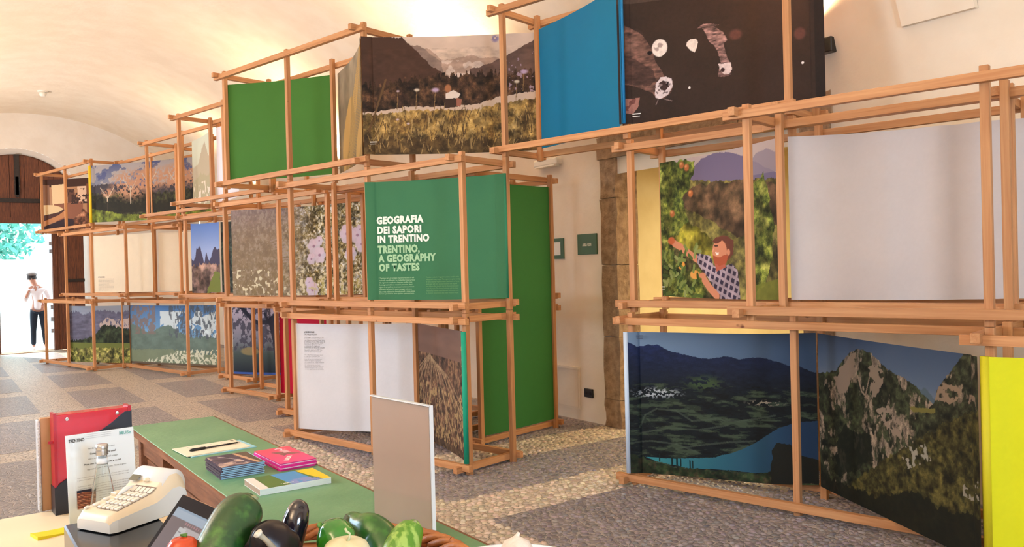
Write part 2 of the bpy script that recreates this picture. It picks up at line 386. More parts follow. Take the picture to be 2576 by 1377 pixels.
# ------------------------------------------------------------------ outdoors beyond the door
gravel = mat('gravel', (225, 222, 214), 0.9, (205, 202, 196), 30)
struct('yard_ground', MB().box(-14, 22, YD + 0.6, 46, -0.08, 0.0), gravel)
ow = mat('yard_wall_plaster', (236, 232, 226), 0.9, (222, 218, 210), 4)
struct('yard_wall', MB().box(-12, 20, 33, 33.3, 0, 2.35), ow)
leafm = mat('leaves', (104, 176, 156), 0.7, (60, 130, 112), 5)
bark = mat('bark', (96, 84, 70), 0.9, (76, 64, 52), 10)
def tree(x, y, h, r, lab, seed):
    t = thing('tree', lab, 'tree', (x, y, 0), group='trees beyond the yard wall')
    put('trunk', MB().tube([(0, 0, 0), (0.1, 0, h * 0.35), (0, 0.1, h * 0.7)], [0.16, 0.13, 0.08], 8), bark, t)
    rs = np.random.RandomState(seed); n = 2600
    p = rs.normal(size=(n, 3)); p /= np.linalg.norm(p, axis=1)[:, None]; p *= (rs.rand(n, 1) ** 0.4) * r
    p[:, 2] = p[:, 2] * 0.8 + h * 0.72; p *= 1 + 0.0 * p
    mb = MB()
    for q in p:
        a = Vector(rs.normal(size=3)).normalized(); b = a.orthogonal().normalized(); s = rs.uniform(0.10, 0.2); q = Vector(q)
        mb.add([q - a * s, q + b * s * 0.6, q + a * s, q - b * s * 0.6], [(0, 1, 2, 3)])
    put('crown', mb.mesh('crown', fixn=False), leafm, t)
tree(1.2, 35.5, 5.6, 2.6, 'leafy tree above the yard wall seen through the open door, left one', 3)
tree(7.4, 37.5, 5.4, 2.4, 'leafy tree above the yard wall seen through the open door, right one', 5)
sign_m = mat('faded_sign', (224, 196, 196), 0.8, (214, 184, 186), 9)
thing('notice_board', 'faded pink notice board on the sunlit yard wall left of the person', 'sign', me=MB().box(1.62, 2.30, 32.9, 33.0, 1.28, 1.95).mesh('s'), m=sign_m)
hedge = MB(); rs2 = np.random.RandomState(9)
for q in range(2200):
    p = Vector((rs2.uniform(3.5, 6.5), rs2.uniform(31.2, 32.4), rs2.uniform(0.05, 1.15))); a = Vector(rs2.normal(size=3)).normalized(); b = a.orthogonal().normalized()
    hedge.add([p - a * .08, p + b * .05, p + a * .08, p - b * .05], [(0, 1, 2, 3)])
thing('bush', 'low leafy bush in the yard right of the person', 'bush', me=hedge.mesh('bush', fixn=False), m=leafm)

# ------------------------------------------------------------------ wall fittings
white_m = mat('white_plastic', (235, 228, 214), 0.5); black_m = mat('black_plastic', (22, 21, 22), 0.35)
glow = mat('lamp_glow', (255, 236, 196), 0.5, emit=6.0)
def vx(z): return XC + HA * math.sqrt(max(0, 1 - ((z - ZS) / RISE) ** 2)) if z > ZS else XR
for i, (y, z) in enumerate(((3.62, 3.30), (7.7, 3.35), (11.9, 3.35), (16.0, 3.35))):
    lab = ['glass uplight on a bracket high on the wall right of the cow photo banner', 'wall uplight behind the meadow photo banner', 'wall uplight behind the green banner at the left', 'wall uplight at the door end of the hall'][i]
    t = thing('wall_uplight', lab, 'lamp', (vx(z) - 0.0, y, z), group='uplights along the right wall')
    put('bracket', MB().box(-0.10, 0.03, -0.05, 0.05, -0.12, -0.05).mesh('b', bevel=0.008), white_m, t)
    put('lamp_body', MB().lathe([(0.03, -0.05), (0.075, -0.03), (0.09, 0.03), (0.07, 0.035), (0.05, -0.01)], 16, (-0.12, 0, 0)).mesh('l', smooth=True), white_m, t)
    put('bulb', MB().lathe([(0.001, -0.01), (0.03, 0.0), (0.035, 0.02), (0.001, 0.04)], 12, (-0.12, 0, 0)).mesh('g', smooth=True), glow, [c for c in t.children if c.name.startswith('lamp_body')][0])
    light('uplight', 'SPOT', (vx(z) - 0.16, y, z + 0.08), (R(180), R(UPT), 0), UPE[i], WARM, spot_size=R(150), spot_blend=0.9, shadow_soft_size=0.08)
t = thing('switch_box', 'black socket box high on the wall under the uplight', 'socket', (vx(3.17) , 3.5, 3.17))
put('box', MB().box(-0.05, 0.03, -0.09, 0.09, -0.055, 0.055).mesh('b', bevel=0.006), black_m, t); put('plug', MB().box(-0.07, -0.045, -0.01, 0.05, -0.03, 0.02), iron, t)
t = thing('wall_socket', 'black double socket low on the wall left of the stone doorway', 'socket', (XR, 6.34, 0.30))
put('socket_plate', MB().box(-0.02, 0.0, -0.065, 0.065, -0.045, 0.045).mesh('b', bevel=0.004), black_m, t)
for dy in (-0.03, 0.03): put('socket_hole', MB().lathe([(0.016, 0), (0.016, 0.004)], 12).mesh('h'), iron, t, (-0.021, dy, 0), (0, R(-90), 0))
t = thing('wall_light', 'slim white emergency light on the wall above the turned frame', 'lamp', (XR, 6.88, 2.73))
put('housing', MB().box(-0.09, 0, -0.20, 0.20, -0.035, 0.035).mesh('b', bevel=0.01), white_m, t); put('diffuser', MB().box(-0.095, -0.02, -0.17, 0.17, -0.05, -0.034), mat('diffuser', (250, 240, 220), 0.4), t)
t = thing('access_panel', 'flush painted access panel low on the wall beside the turned frame', 'panel', (XR, 6.68, 0.33))
put('panel_frame', MB().box(-0.012, 0, -0.2, 0.2, -0.22, 0.22), plaster, t); put('panel_door', MB().box(-0.018, -0.01, -0.18, 0.18, -0.20, 0.20).mesh('p', bevel=0.003), plaster, t)
put('panel_lip', MB().box(-0.035, -0.012, -0.2, 0.2, 0.2, 0.225), plaster, t)
gs = mat('green_sign', (52, 88, 48), 0.5); lettm = mat('cream_lettering', (226, 224, 196), 0.6)
t = thing('wall_sign', 'small square green sign AREA KIDS left of the stone doorway', 'sign', (XR, 6.31, 1.83))
put('sign_plate', MB().box(-0.012, 0, -0.15, 0.15, -0.105, 0.105).mesh('b', bevel=0.002), gs, t)
put('lettering', fit_text(text_mesh('AREA KIDS', 0.05, 0.002), 0.14, 0.03), lettm, t, (-0.0135, 0.07, -0.02), (R(90), 0, R(-90)))
t = thing('wall_notice', 'green framed notice on the wall half hidden by the turned frame', 'sign', (XR, 6.86, 1.80))
put('notice_plate', MB().box(-0.012, 0, -0.17, 0.17, -0.11, 0.11), gs, t); put('notice_paper', MB().box(-0.015, -0.011, -0.12, 0.12, -0.07, 0.07), white_m, t)
t = thing('smoke_detector', 'small white smoke detector on the vault near the door', 'detector', (1.87, 18.2, zv(1.87) - 0.005))
put('detector_base', MB().lathe([(0.09, -0.02), (0.1, 0.01)], 20), white_m, t); put('detector_head', MB().lathe([(0.03, -0.10), (0.06, -0.085), (0.065, -0.02)], 20).mesh('d', smooth=True), white_m, t)
mb = MB(); zs_ = [3.16 + .12 * k for k in range(9)]
for z_ in zs_:
    for y_, d_ in ((2.42, 0.0), (2.43, .035), (2.90, .035), (2.91, 0.0)): mb.v.append((vx(z_) - d_ - .002, y_, z_))
for k in range(8):
    for q in range(3): a = k * 4 + q; mb.f.append((a, a + 1, a + 5, a + 4))
mb.f.append((0, 1, 2, 3)); struct('trim_2', rough(mb.mesh('b'), 0.002, 8), plaster)
# poster and vent in the inner room
def flat_art(name, lab, cat, nu, nv, w, h, fn, loc, rot, gain=1.0, m=None):
    P = Paint(nu, nv, w / h); fn(P); o = thing(name, lab, cat, loc, rot)
    put('print', grid_mesh(P, w, h, gain), m, o); return o
def grid_mesh(P, w, h, gain=1.0, shape=None):
    nu, nv = P.nu, P.nv; X = (P.U - 0.5) * w; Z = (0.5 - P.V) * h; Y = np.zeros_like(X) if shape is None else shape(P)
    co = np.stack([X, Y, Z], -1).reshape(-1, 3)
    i = np.arange((nv - 1) * nu).reshape(nv - 1, nu)[:, :-1].ravel(); quads = np.stack([i + nu, i + nu + 1, i + 1, i], -1)
    me = bpy.data.meshes.new('print'); me.vertices.add(len(co)); me.vertices.foreach_set('co', co.ravel())
    me.loops.add(quads.size); me.loops.foreach_set('vertex_index', quads.ravel()); me.polygons.add(len(quads))
    me.polygons.foreach_set('loop_start', np.arange(0, quads.size, 4)); me.update(calc_edges=True)
    a = me.color_attributes.new('paint', 'FLOAT_COLOR', 'POINT'); cc = np.ones((len(co), 4)); cc[:, :3] = np.clip(lin(np.clip(P.I, 0, 255).reshape(-1, 3)) * gain, 0, 0.92)
    a.data.foreach_set('color', cc.ravel().astype(np.float32)); me.polygons.foreach_set('use_smooth', [True] * len(me.polygons)); me.update(); return me
poster_m = attr_mat('poster_print', rough=0.5)
def kids(P):
    P.grad([(0, (90, 120, 40)), (1, (120, 60, 20))])
    P.col(P.poly([(0, 0), (.25, 0), (.1, 1), (0, 1)]), (236, 206, 40)); P.col(P.poly([(.12, 1), (.3, .2), (.45, .1), (.3, 1)]), (120, 150, 40)); P.col(P.poly([(.3, 1), (.4, .4), (.6, .3), (.6, 1)]), (50, 80, 30))
    P.col(P.poly([(.45, 1), (.5, .3), (1, .2), (1, 1)]), (130, 56, 18)); P.col(P.poly([(.7, 1), (1, .5), (1, 1)]), (130, 170, 40)); P.col(P.ell(.5, .62, .09, .16, .05), (240, 176, 40))
    P.line([(.5, .85), (.5, .5)], .012, (120, 50, 15)); P.line([(.5, .7), (.46, .6)], .01, (120, 50, 15)); P.line([(.5, .7), (.54, .6)], .01, (120, 50, 15))
flat_art('kids_poster', 'colourful poster with an orange tree seen through the stone doorway', 'poster', 150, 90, 1.5, 0.75, kids, (9.17, 5.80, 1.32), (0, 0, R(-90)), m=poster_m)
thing('wall_vent', 'small dark vent on the yellow wall inside the stone doorway', 'vent', me=MB().box(5.98, 6.12, 6.28, 6.3, 1.16, 1.20).mesh('v'), m=black_m)

# ------------------------------------------------------------------ timber frames
def wood_mat(name, a, b, c):
    m = bpy.data.materials.new(name); m.use_nodes = True; nt = m.node_tree; bs = nt.nodes['Principled BSDF']; bs.inputs['Roughness'].default_value = 0.55
    bs.inputs['Specular IOR Level'].default_value = 0.3
    tc = nt.nodes.new('ShaderNodeTexCoord'); oi = nt.nodes.new('ShaderNodeObjectInfo'); va = nt.nodes.new('ShaderNodeVectorMath'); va.operation = 'ADD'
    cb = nt.nodes.new('ShaderNodeCombineXYZ'); ml = nt.nodes.new('ShaderNodeMath'); ml.operation = 'MULTIPLY'; ml.inputs[1].default_value = 37
    nt.links.new(oi.outputs['Random'], ml.inputs[0])
    for k in range(3): nt.links.new(ml.outputs[0], cb.inputs[k])
    nt.links.new(tc.outputs['Object'], va.inputs[0]); nt.links.new(cb.outputs[0], va.inputs[1])
    mp = nt.nodes.new('ShaderNodeMapping'); mp.inputs['Scale'].default_value = (26, 26, 1.0); nt.links.new(va.outputs[0], mp.inputs[0])
    n = nt.nodes.new('ShaderNodeTexNoise'); n.inputs['Scale'].default_value = 2.2; n.inputs['Detail'].default_value = 5; n.inputs['Distortion'].default_value = 0.6
    nt.links.new(mp.outputs[0], n.inputs['Vector'])
    r = nt.nodes.new('ShaderNodeValToRGB'); r.color_ramp.elements[0].position = 0.32; r.color_ramp.elements[1].position = 0.7
    r.color_ramp.elements[0].color = L4(a); r.color_ramp.elements[1].color = L4(b); nt.links.new(n.outputs[0], r.inputs[0])
    n2 = nt.nodes.new('ShaderNodeTexNoise'); n2.inputs['Scale'].default_value = 9; mp2 = nt.nodes.new('ShaderNodeMapping'); mp2.inputs['Scale'].default_value = (1, 1, 0.7)
    nt.links.new(va.outputs[0], mp2.inputs[0]); nt.links.new(mp2.outputs[0], n2.inputs['Vector'])
    kr = nt.nodes.new('ShaderNodeValToRGB'); kr.color_ramp.elements[0].position = 0.74; kr.color_ramp.elements[1].position = 0.78; nt.links.new(n2.outputs[0], kr.inputs[0])
    mx = nt.nodes.new('ShaderNodeMix'); mx.data_type = 'RGBA'; mx.inputs[7].default_value = L4(c); nt.links.new(kr.outputs[0], mx.inputs[0]); nt.links.new(r.outputs[0], mx.inputs[6])
    hs = nt.nodes.new('ShaderNodeHueSaturation'); mr = nt.nodes.new('ShaderNodeMapRange'); mr.inputs[3].default_value = 0.88; mr.inputs[4].default_value = 1.12
    nt.links.new(oi.outputs['Random'], mr.inputs[0]); nt.links.new(mr.outputs[0], hs.inputs['Value']); nt.links.new(mx.outputs[2], hs.inputs['Color'])
    nt.links.new(hs.outputs[0], bs.inputs['Base Color'])
    bp = nt.nodes.new('ShaderNodeBump'); bp.inputs['Strength'].default_value = 0.15; bp.inputs['Distance'].default_value = 0.003; nt.links.new(n.outputs[0], bp.inputs['Height']); nt.links.new(bp.outputs[0], bs.inputs['Normal'])
    return m
larch = wood_mat('larch', (178, 120, 76), (200, 146, 98), (108, 58, 32))
_mc = {}
def stick(L, sx, sy):
    k = (round(L, 3), sx, sy)
    if k not in _mc:
        me = MB().box(-sx / 2, sx / 2, -sy / 2, sy / 2, -L / 2, L / 2).mesh('stick', bevel=0.0018); me.materials.append(larch); _mc[k] = me
    return _mc[k]
TH = 1.26; PW = 0.042; RH = 0.05
def cage(As, B0, B1, tier, lab, skip_front=(), skip_back=(), group='larch timber frames stacked through the hall', tall=TH):
    """As: positions of the posts along the long side (far to near), B0 front row, B1 back row."""
    z0 = tier * TH; o = thing('timber_frame', lab, 'frame', AB(min(As), B0, z0), group=group)
    base = Vector(o.location)
    def add(name, me, a, b, z, rot): put(name, me, larch, o, AB(a, b, z) - base, rot)
    for i, a in enumerate(As):
        for b, sk in ((B0, skip_front), (B1, skip_back)):
            if i in sk: continue
            add('post', stick(tall - 0.002, PW, PW), a, b, z0 + tall / 2, (0, 0, YAW))
    a0 = min(As) - PW / 2 - 0.035; a1 = max(As) + PW * 1.5 + 0.06
    b0 = B0 - PW * 1.5 - 0.055; b1 = B1 + PW * 1.5 + 0.045
    for zz, dz in ((z0 + 0.062, -0.013), (z0 + tall - 0.062, 0.013)):
        for b in (B0 - PW, B1 + PW):
            add('long_rail', stick(a1 - a0, RH, PW), (a0 + a1) / 2, b, zz, (R(90), R(90), YAW))
        for a in (max(As) + PW, min(As) + PW):
            add('cross_rail', stick(b1 - b0, RH, PW), a, (b0 + b1) / 2, zz + dz, (R(90), R(90), YAW + R(90)))
    return o
K = {3: 8.02, 2: 6.84, 1: 5.65, 0: 4.48, -1: 3.29, -2: 2.08, -3: 0.89, -4: -0.30, -5: -1.5}
cage([K[2], K[1], K[0]], 4.47, 4.98, 0, 'bottom timber frame around the white text banner and the brown field photo')
cage([K[2], K[1], K[0]], 4.47, 4.98, 1, 'middle timber frame around the green title banner with white lettering')
cage([K[3], K[2], K[1]], 4.47, 5.00, 2, 'top timber frame around the plain green banner left of the meadow photo')
cage([K[0], K[-1], K[-2]], 4.98, 5.43, 2, 'top timber frame around the blue banner and the cow photo')
cage([K[-2] + 0.03, K[-3], K[-4]], 4.45, 4.90, 1, 'middle timber frame at the right edge in front of the plain white banner', skip_back=())
cage([K[-1], K[-2], K[-3]], 5.02, 5.46, 1, 'middle timber frame around the photo of the man picking fruit')
cage([K[-1], K[-2], K[-3]], 4.98, 5.42, 0, 'bottom timber frame around the dark lake photo', skip_front=(2,))
cage([K[-3], K[-4], K[-5]], 4.45, 4.85, 0, 'bottom timber frame at the right edge around the bright yellow banner')
cage([5.56, 5.07], 5.22, 6.28, 0, 'bottom deep timber frame by the wall around the lower half of the tall green banner')
cage([5.56, 5.07], 5.22, 6.28, 1, 'middle deep timber frame by the wall around the upper half of the tall green banner')
cage([8.00, 6.84, 5.9], 5.12, 5.6, 0, 'bottom timber frame behind the white text banner, beside the red banner')
cage([6.90, 5.82], 5.2, 5.68, 1, 'middle timber frame behind the left edge of the green title banner')
cage([8.3, 7.2, 6.1], 5.95, 6.4, 0, 'bottom timber frame at the back against the wall, behind the red banner')
cage([8.3, 7.2, 6.1], 5.95, 6.4, 1, 'middle timber frame at the back behind the blossom banner')
cage([9.2, 8.02, 7.1], 5.08, 5.55, 1, 'middle timber frame around the grey brown blossom banner')
cage([10.2, 9.05], 5.66, 6.12, 0, 'bottom timber frame in front of the dark tree photo and red banner')
cage([11.65, 10.85], 6.40, 6.88, 0, 'bottom timber frame behind the dark tree photo')
cage([10.5, 9.33, 8.25], 5.17, 5.62, 2, 'top timber frame around the pale misty mountain banner')
cage([11.52, 10.35, 9.3], 5.73, 6.2, 1, 'middle timber frame around the blue mountain peaks photo')
cage([14.1, 13.15], 6.45, 6.93, 1, 'middle timber frame around the narrow cream banner')
cage([16.7, 15.45, 14.02], 5.92, 6.38, 1, 'middle timber frame around the wide cream banner with small text')
cage([17.05, 15.95, 14.79], 5.66, 6.16, 0, 'bottom timber frame nearest the open door around the vineyard photo')
cage([14.68, 12.52], 6.22, 6.74, 0, 'bottom timber frame around the willow and blue sky photo')
cage([12.87, 11.7, 10.62], 5.80, 6.28, 2, 'top timber frame between the bare trees photo and the misty banner')
cage([15.3, 14.1, 13.0], 6.43, 6.9, 2, 'top timber frame at the back behind the bare trees photo')
cage([17.9, 16.65, 15.4], 5.93, 6.4, 2, 'top timber frame nearest the door around the cellar photo')

# ------------------------------------------------------------------ printed banners
cloth = attr_mat('banner_cloth', rough=0.7, bump=0.03, bscale=400, translucent=0.12, spec=0.25)
def banner(key, lab, fn, n, gain=1.0, edge=None, wave=0.012, cyc=1.0, name='banner', sag=0.0, wrap=(0, 0), ripple=()):
    a0, b0, a1, b1, z0, z1 = BAN[key]
    p0 = AB(a0, b0, 0); p1 = AB(a1, b1, 0); L = (p1 - p0).length; h = z1 - z0; asp = L / h
    n = int(n * 1.25); P = Paint(n, max(24, int(n / asp)), asp); fn(P)
    me = grid_mesh(P, L, h, gain, lambda P: wave * np.sin(P.U * np.pi * cyc) * (0.75 + 0.25 * np.sin(P.V * 5 + P.U * 3)) + sag * np.sin(P.U * np.pi) + sum((q[2] * np.exp(-((P.U - q[0]) / q[1]) ** 2) for q in ripple), 0.0) - wrap[0] * np.clip(1 - P.U * L / .09, 0, 1) ** .5 * (P.U * L < .09) - wrap[1] * np.clip(1 - (1 - P.U) * L / .09, 0, 1) ** .5 * ((1 - P.U) * L < .09))
    co = np.empty(len(me.vertices) * 3); me.vertices.foreach_get('co', co); co = co.reshape(-1, 3)
    co[:, 2] -= 0.008 * np.sin(P.U.ravel() * np.pi) * np.abs(0.5 - P.V.ravel()) * 2; me.vertices.foreach_set('co', co.ravel())
    mid = (p0 + p1) / 2; yaw = math.atan2((p1 - p0).y, (p1 - p0).x)
    o = thing(name, lab, 'banner', (mid.x, mid.y, (z0 + z1) / 2), (0, 0, yaw))
    put('printed_cloth', me, cloth, o)
    if edge:
        em = mat('edge_' + key, edge[1], 0.7, bump=0.1, bscale=200); s = edge[0]
        put('wrapped_edge', MB().tube([(s * L / 2, 0.014 - wrap[0 if s < 0 else 1], -h / 2), (s * L / 2, 0.014 - wrap[0 if s < 0 else 1], h / 2)], edge[2], 12).mesh('e', smooth=True), em, o)
    return o, L, h
def plain(c, c2=None, f=6):
    def fn(P):
        n = P.fbm(f, o=3, seed=2) - 0.5; P.col(np.ones_like(n), c); P.mul(1 + n * 0.035 + (P.fbm(90, 90, 2, 8) - .5) * 0.02)
    return fn
def caption(o, L, h, u, v, c, w=0.09):
    m = mat('caption', c, 0.7)
    for k, (ww, hh) in enumerate(((w, 0.008), (w * 0.9, 0.005))):
        x = -L / 2 + u * L; z = h / 2 - v * h - k * 0.016
        put('caption_line', MB().add([(x, -0.022, z), (x + ww, -0.022, z), (x + ww, -0.022, z + hh), (x, -0.022, z + hh)], [(0, 1, 2, 3)]), m, cloth_of(o))
def cloth_of(o): return [c for c in o.children if c.name.startswith('printed_cloth')][0]
def words(o, L, h, u, v, width, height, txt, m, bold=0.0, y=-0.004, name='lettering', rot=0):
    return put(name, fit_text(text_mesh(txt, 0.1, bold), width, height), m, cloth_of(o), (-L / 2 + u * L, y, h / 2 - v * h), (R(90), 0, 0))
def foliage(P, m, cols, f=26, seed=3):
    # leafy texture: the listed tones blended from dark to light by fine noise, with darker hollows
    pal = sorted([np.array(cols[0], float)] + [np.array(c, float) for _, c in cols[1:]], key=lambda c: c.sum())
    n = 0.45 * P.fbm(f * .5, f * .5, 4, seed) + 0.55 * P.fbm(f * 1.7, f * 1.7, 4, seed + 5); n = np.clip((n - .30) / .40, 0, 1)
    rs = np.random.RandomState(seed); n = np.clip(n + rs.uniform(-.16, .16, n.shape), 0, 1) * (len(pal) - 1); k = np.minimum(n.astype(int), max(len(pal) - 2, 0)); t = (n - k)[..., None]
    A = np.array(pal); c = A[k] * (1 - t) + A[np.minimum(k + 1, len(pal) - 1)] * t
    sh = np.clip((P.fbm(f * .8, f * .8, 3, seed + 11) - .5) * 1.6 + 1, .45, 1.4)[..., None]; mm = np.asarray(m, float)[..., None]
    P.I = P.I * (1 - mm) + np.clip(c * sh, 0, 255) * mm
def grain(P, m, a=.2, f=40, seed=2, fv=None):
    P.I = P.I * (1 + (m * ((P.fbm(f, fv, 4, seed) - .5) * 2 + np.random.RandomState(seed).uniform(-.3, .3, P.U.shape)) * a)[..., None])

def p_lake(P):
    sh = np.clip(P.U * 1.05, 0, 1)[..., None]; s0 = np.array((142, 172, 206.)); s1 = np.array((66, 88, 118.))
    P.I[:] = s0 * (1 - sh) + s1 * sh; P.I *= (1 - 0.25 * np.clip(0.12 - P.V, 0, .12)[..., None] * 8 * 0.3)
    m = P.below([(0.0, 0.062), (0.052, 0.098), (0.079, 0.103), (0.109, 0.089), (0.142, 0.091), (0.165, 0.085), (0.213, 0.118), (0.252, 0.137), (0.318, 0.155), (0.371, 0.17), (0.425, 0.18), (0.489, 0.173), (0.552, 0.158), (0.614, 0.176), (0.686, 0.163), (0.727, 0.162), (0.797, 0.185), (0.856, 0.212), (0.915, 0.221), (0.992, 0.261)], .012)
    depth = np.clip((P.V - .1) / .35, 0, 1)[..., None]
    c = np.array((34, 48, 96.)) * (1 - depth) + np.array((24, 30, 34.)) * depth; c = c * (1 - P.U[..., None] * .25)
    P.I = P.I * (1 - m[..., None]) + c * m[..., None]
    grain(P, m, .25, 30, 3, 60); low = (P.V > .36); st = P.fbm(9, 40, 4, 4)
    P.col(low * (st > .56), (58, 72, 54), .7); P.col(low * (st > .66), (84, 100, 78), .6); P.col(low * (st < .36), (16, 18, 18), .8)
    P.col(P.ell(*(0.422, 0.352), .10, .05, .9) * (P.fbm(30, 60, 3, 6) > .5), (76, 100, 58), .8)
    P.speck(P.ell(*(0.158, 0.432), .13, .035, .8), (196, 204, 210), .60, 70, 12, 90)
    P.speck(P.ell(*(0.741, 0.471), .09, .02, .8), (170, 160, 140), .60, 70, 13, 90)
    for pts in ([(0.063, 0.676), (0.092, 0.59), (0.156, 0.544), (0.266, 0.552), (0.352, 0.617), (0.481, 0.595), (0.606, 0.602), (0.79, 0.551)], [(0.067, 0.718), (0.22, 0.674), (0.394, 0.674), (0.543, 0.632)], [(0.261, 0.816), (0.392, 0.779), (0.541, 0.746), (0.686, 0.725)], [(0.016, 0.784), (0.129, 0.77), (0.262, 0.783), (0.391, 0.834)]): P.line(pts, .006, (84, 98, 82), .6)
    lk = P.poly([(0.087, 0.883), (0.216, 0.886), (0.347, 0.876), (0.476, 0.852), (0.582, 0.808), (0.686, 0.739), (0.809, 0.632), (0.889, 0.59), (1.01, 0.578), (1.006, 0.843), (0.844, 0.91), (0.682, 0.935), (0.475, 0.934), (0.346, 0.948), (0.259, 0.93), (0.149, 0.912)], .012)
    t = np.clip((P.U - .15) / .75, 0, 1)[..., None]; lc = np.array((62, 150, 160.)) * (1 - t) + np.array((36, 62, 96.)) * t
    P.I = P.I * (1 - lk[..., None]) + lc * lk[..., None]
    fg = P.below([(0.014, 0.863), (0.127, 0.911), (0.259, 0.944), (0.432, 0.946), (0.682, 0.94), (0.864, 0.913), (1.005, 0.885)], .03); foliage(P, fg, [(48, 44, 30), (.52, (78, 66, 46)), (.58, (40, 60, 34))], 30)
    for x in [(0.167, 0.907), (0.237, 0.924), (0.264, 0.927), (0.285, 0.931), (0.335, 0.938), (0.35, 0.939)]: P.line([x, (x[0], x[1] - .045)], .005, (20, 40, 40))
    P.col(P.poly([(0.763, 0.938), (0.787, 0.75), (0.857, 0.732), (0.905, 0.794), (1.006, 0.838), (1.003, 0.982), (0.762, 1.005)], .05), (30, 30, 22))
def rocky(P, m, seed, base, rock, thr=.55, f=12):
    foliage(P, m, [base, (.55, tuple(np.array(base) * 1.35)), (.62, tuple(np.array(base) * .6))], 30, seed)
    r = P.fbm(f, f * .8, 5, seed + 40) * .7 + P.fbm(60, 24, 4, seed + 41) * .3; P.col(m * np.clip((r - thr + .04) / .05, 0, 1), rock, .92); grain(P, m * (r > thr), .55, 50, seed + 3, 24)
def p_rock(P):
    P.grad([(0, (74, 92, 120)), (.2, (98, 116, 142)), (.45, (160, 162, 170)), (1, (160, 160, 165))])
    P.col(P.below([(0.09, 0.297), (0.512, 0.203), (0.627, 0.245), (0.694, 0.21), (0.746, 0.25), (0.855, 0.246), (0.984, 0.216)], .02), (92, 110, 122))
    m = P.below([(0.011, 0.26), (0.132, 0.218), (0.182, 0.143), (0.224, 0.095), (0.282, 0.061), (0.323, 0.062), (0.376, 0.073), (0.407, 0.096), (0.444, 0.132), (0.513, 0.163), (0.583, 0.182), (0.633, 0.205), (0.676, 0.239), (0.708, 0.263), (0.755, 0.289), (0.854, 0.285), (0.999, 0.306)], .02)
    rocky(P, m, 3, (50, 54, 36), (150, 132, 114), .60)
    P.col(m * P.poly([(0.116, 0.241), (0.253, 0.096), (0.281, 0.08), (0.278, 0.188), (0.203, 0.348), (0.143, 0.348)], .05) * (P.fbm(20, 30, 3, 4) > .4), (156, 136, 118)); P.col(m * P.poly([(0.347, 0.164), (0.414, 0.13), (0.451, 0.18), (0.423, 0.289), (0.382, 0.355), (0.359, 0.244)], .06) * (P.fbm(22, 26, 3, 7) > .42), (150, 132, 114))
    P.col(m * P.poly([(0.394, 0.399), (0.446, 0.352), (0.519, 0.401), (0.581, 0.472), (0.556, 0.534), (0.493, 0.486), (0.431, 0.458)], .08) * (P.fbm(24, 26, 3, 9) > .45), (158, 140, 122)); P.line([(0.283, 0.223), (0.308, 0.313), (0.356, 0.35)], .006, (160, 140, 120)); P.line([(0.359, 0.22), (0.329, 0.344)], .005, (150, 130, 110))
    m2 = P.below([(0.644, 0.486), (0.713, 0.32), (0.747, 0.271), (0.761, 0.21), (0.803, 0.141), (0.863, 0.056), (0.898, 0.006), (0.997, -0.032)], .02) * (P.U > .60); rocky(P, m2, 8, (54, 56, 38), (142, 124, 104), .66)
    P.col(m2 * P.poly([(0.752, 0.249), (0.778, 0.178), (0.838, 0.15), (0.88, 0.171), (0.855, 0.246), (0.776, 0.274)], .06) * (P.fbm(26, 40, 3, 5) > .42), (156, 132, 108)); P.col(m2 * P.poly([(0.913, 0.184), (0.984, 0.197), (0.986, 0.253), (0.93, 0.248)], .05) * (P.fbm(26, 30, 3, 6) > .5), (150, 126, 104))
    P.col(P.poly([(0.603, 0.33), (0.755, 0.306), (0.754, 0.331), (0.625, 0.355)], .02), (128, 120, 60))
    m3 = P.below([(-0.013, 1.097), (0.289, 0.83), (0.476, 0.649), (0.643, 0.512), (0.814, 0.356), (0.929, 0.286), (1.0, 0.25)], .05); foliage(P, m3, [(74, 68, 34), (.52, (98, 90, 46)), (.6, (42, 42, 24))], 34, 12)
    P.speck(m3 * P.poly([(0.527, 0.565), (0.687, 0.495), (0.728, 0.586), (0.594, 0.674)]), (176, 168, 150), .62, 40, 6); P.speck(m3 * P.poly([(0.885, 0.651), (0.994, 0.59), (0.992, 0.685), (0.883, 0.73)]), (166, 158, 140), .6, 40, 7)
    P.col(P.below([(-0.008, 0.913), (0.394, 0.907), (0.615, 0.786), (0.804, 0.813), (0.99, 0.762)], .06), (26, 28, 18), .88); P.col(m * P.poly([(0.121, 0.591), (0.351, 0.55), (0.401, 0.651), (0.233, 0.826), (0.114, 0.869)], .1), (24, 28, 18), .8)
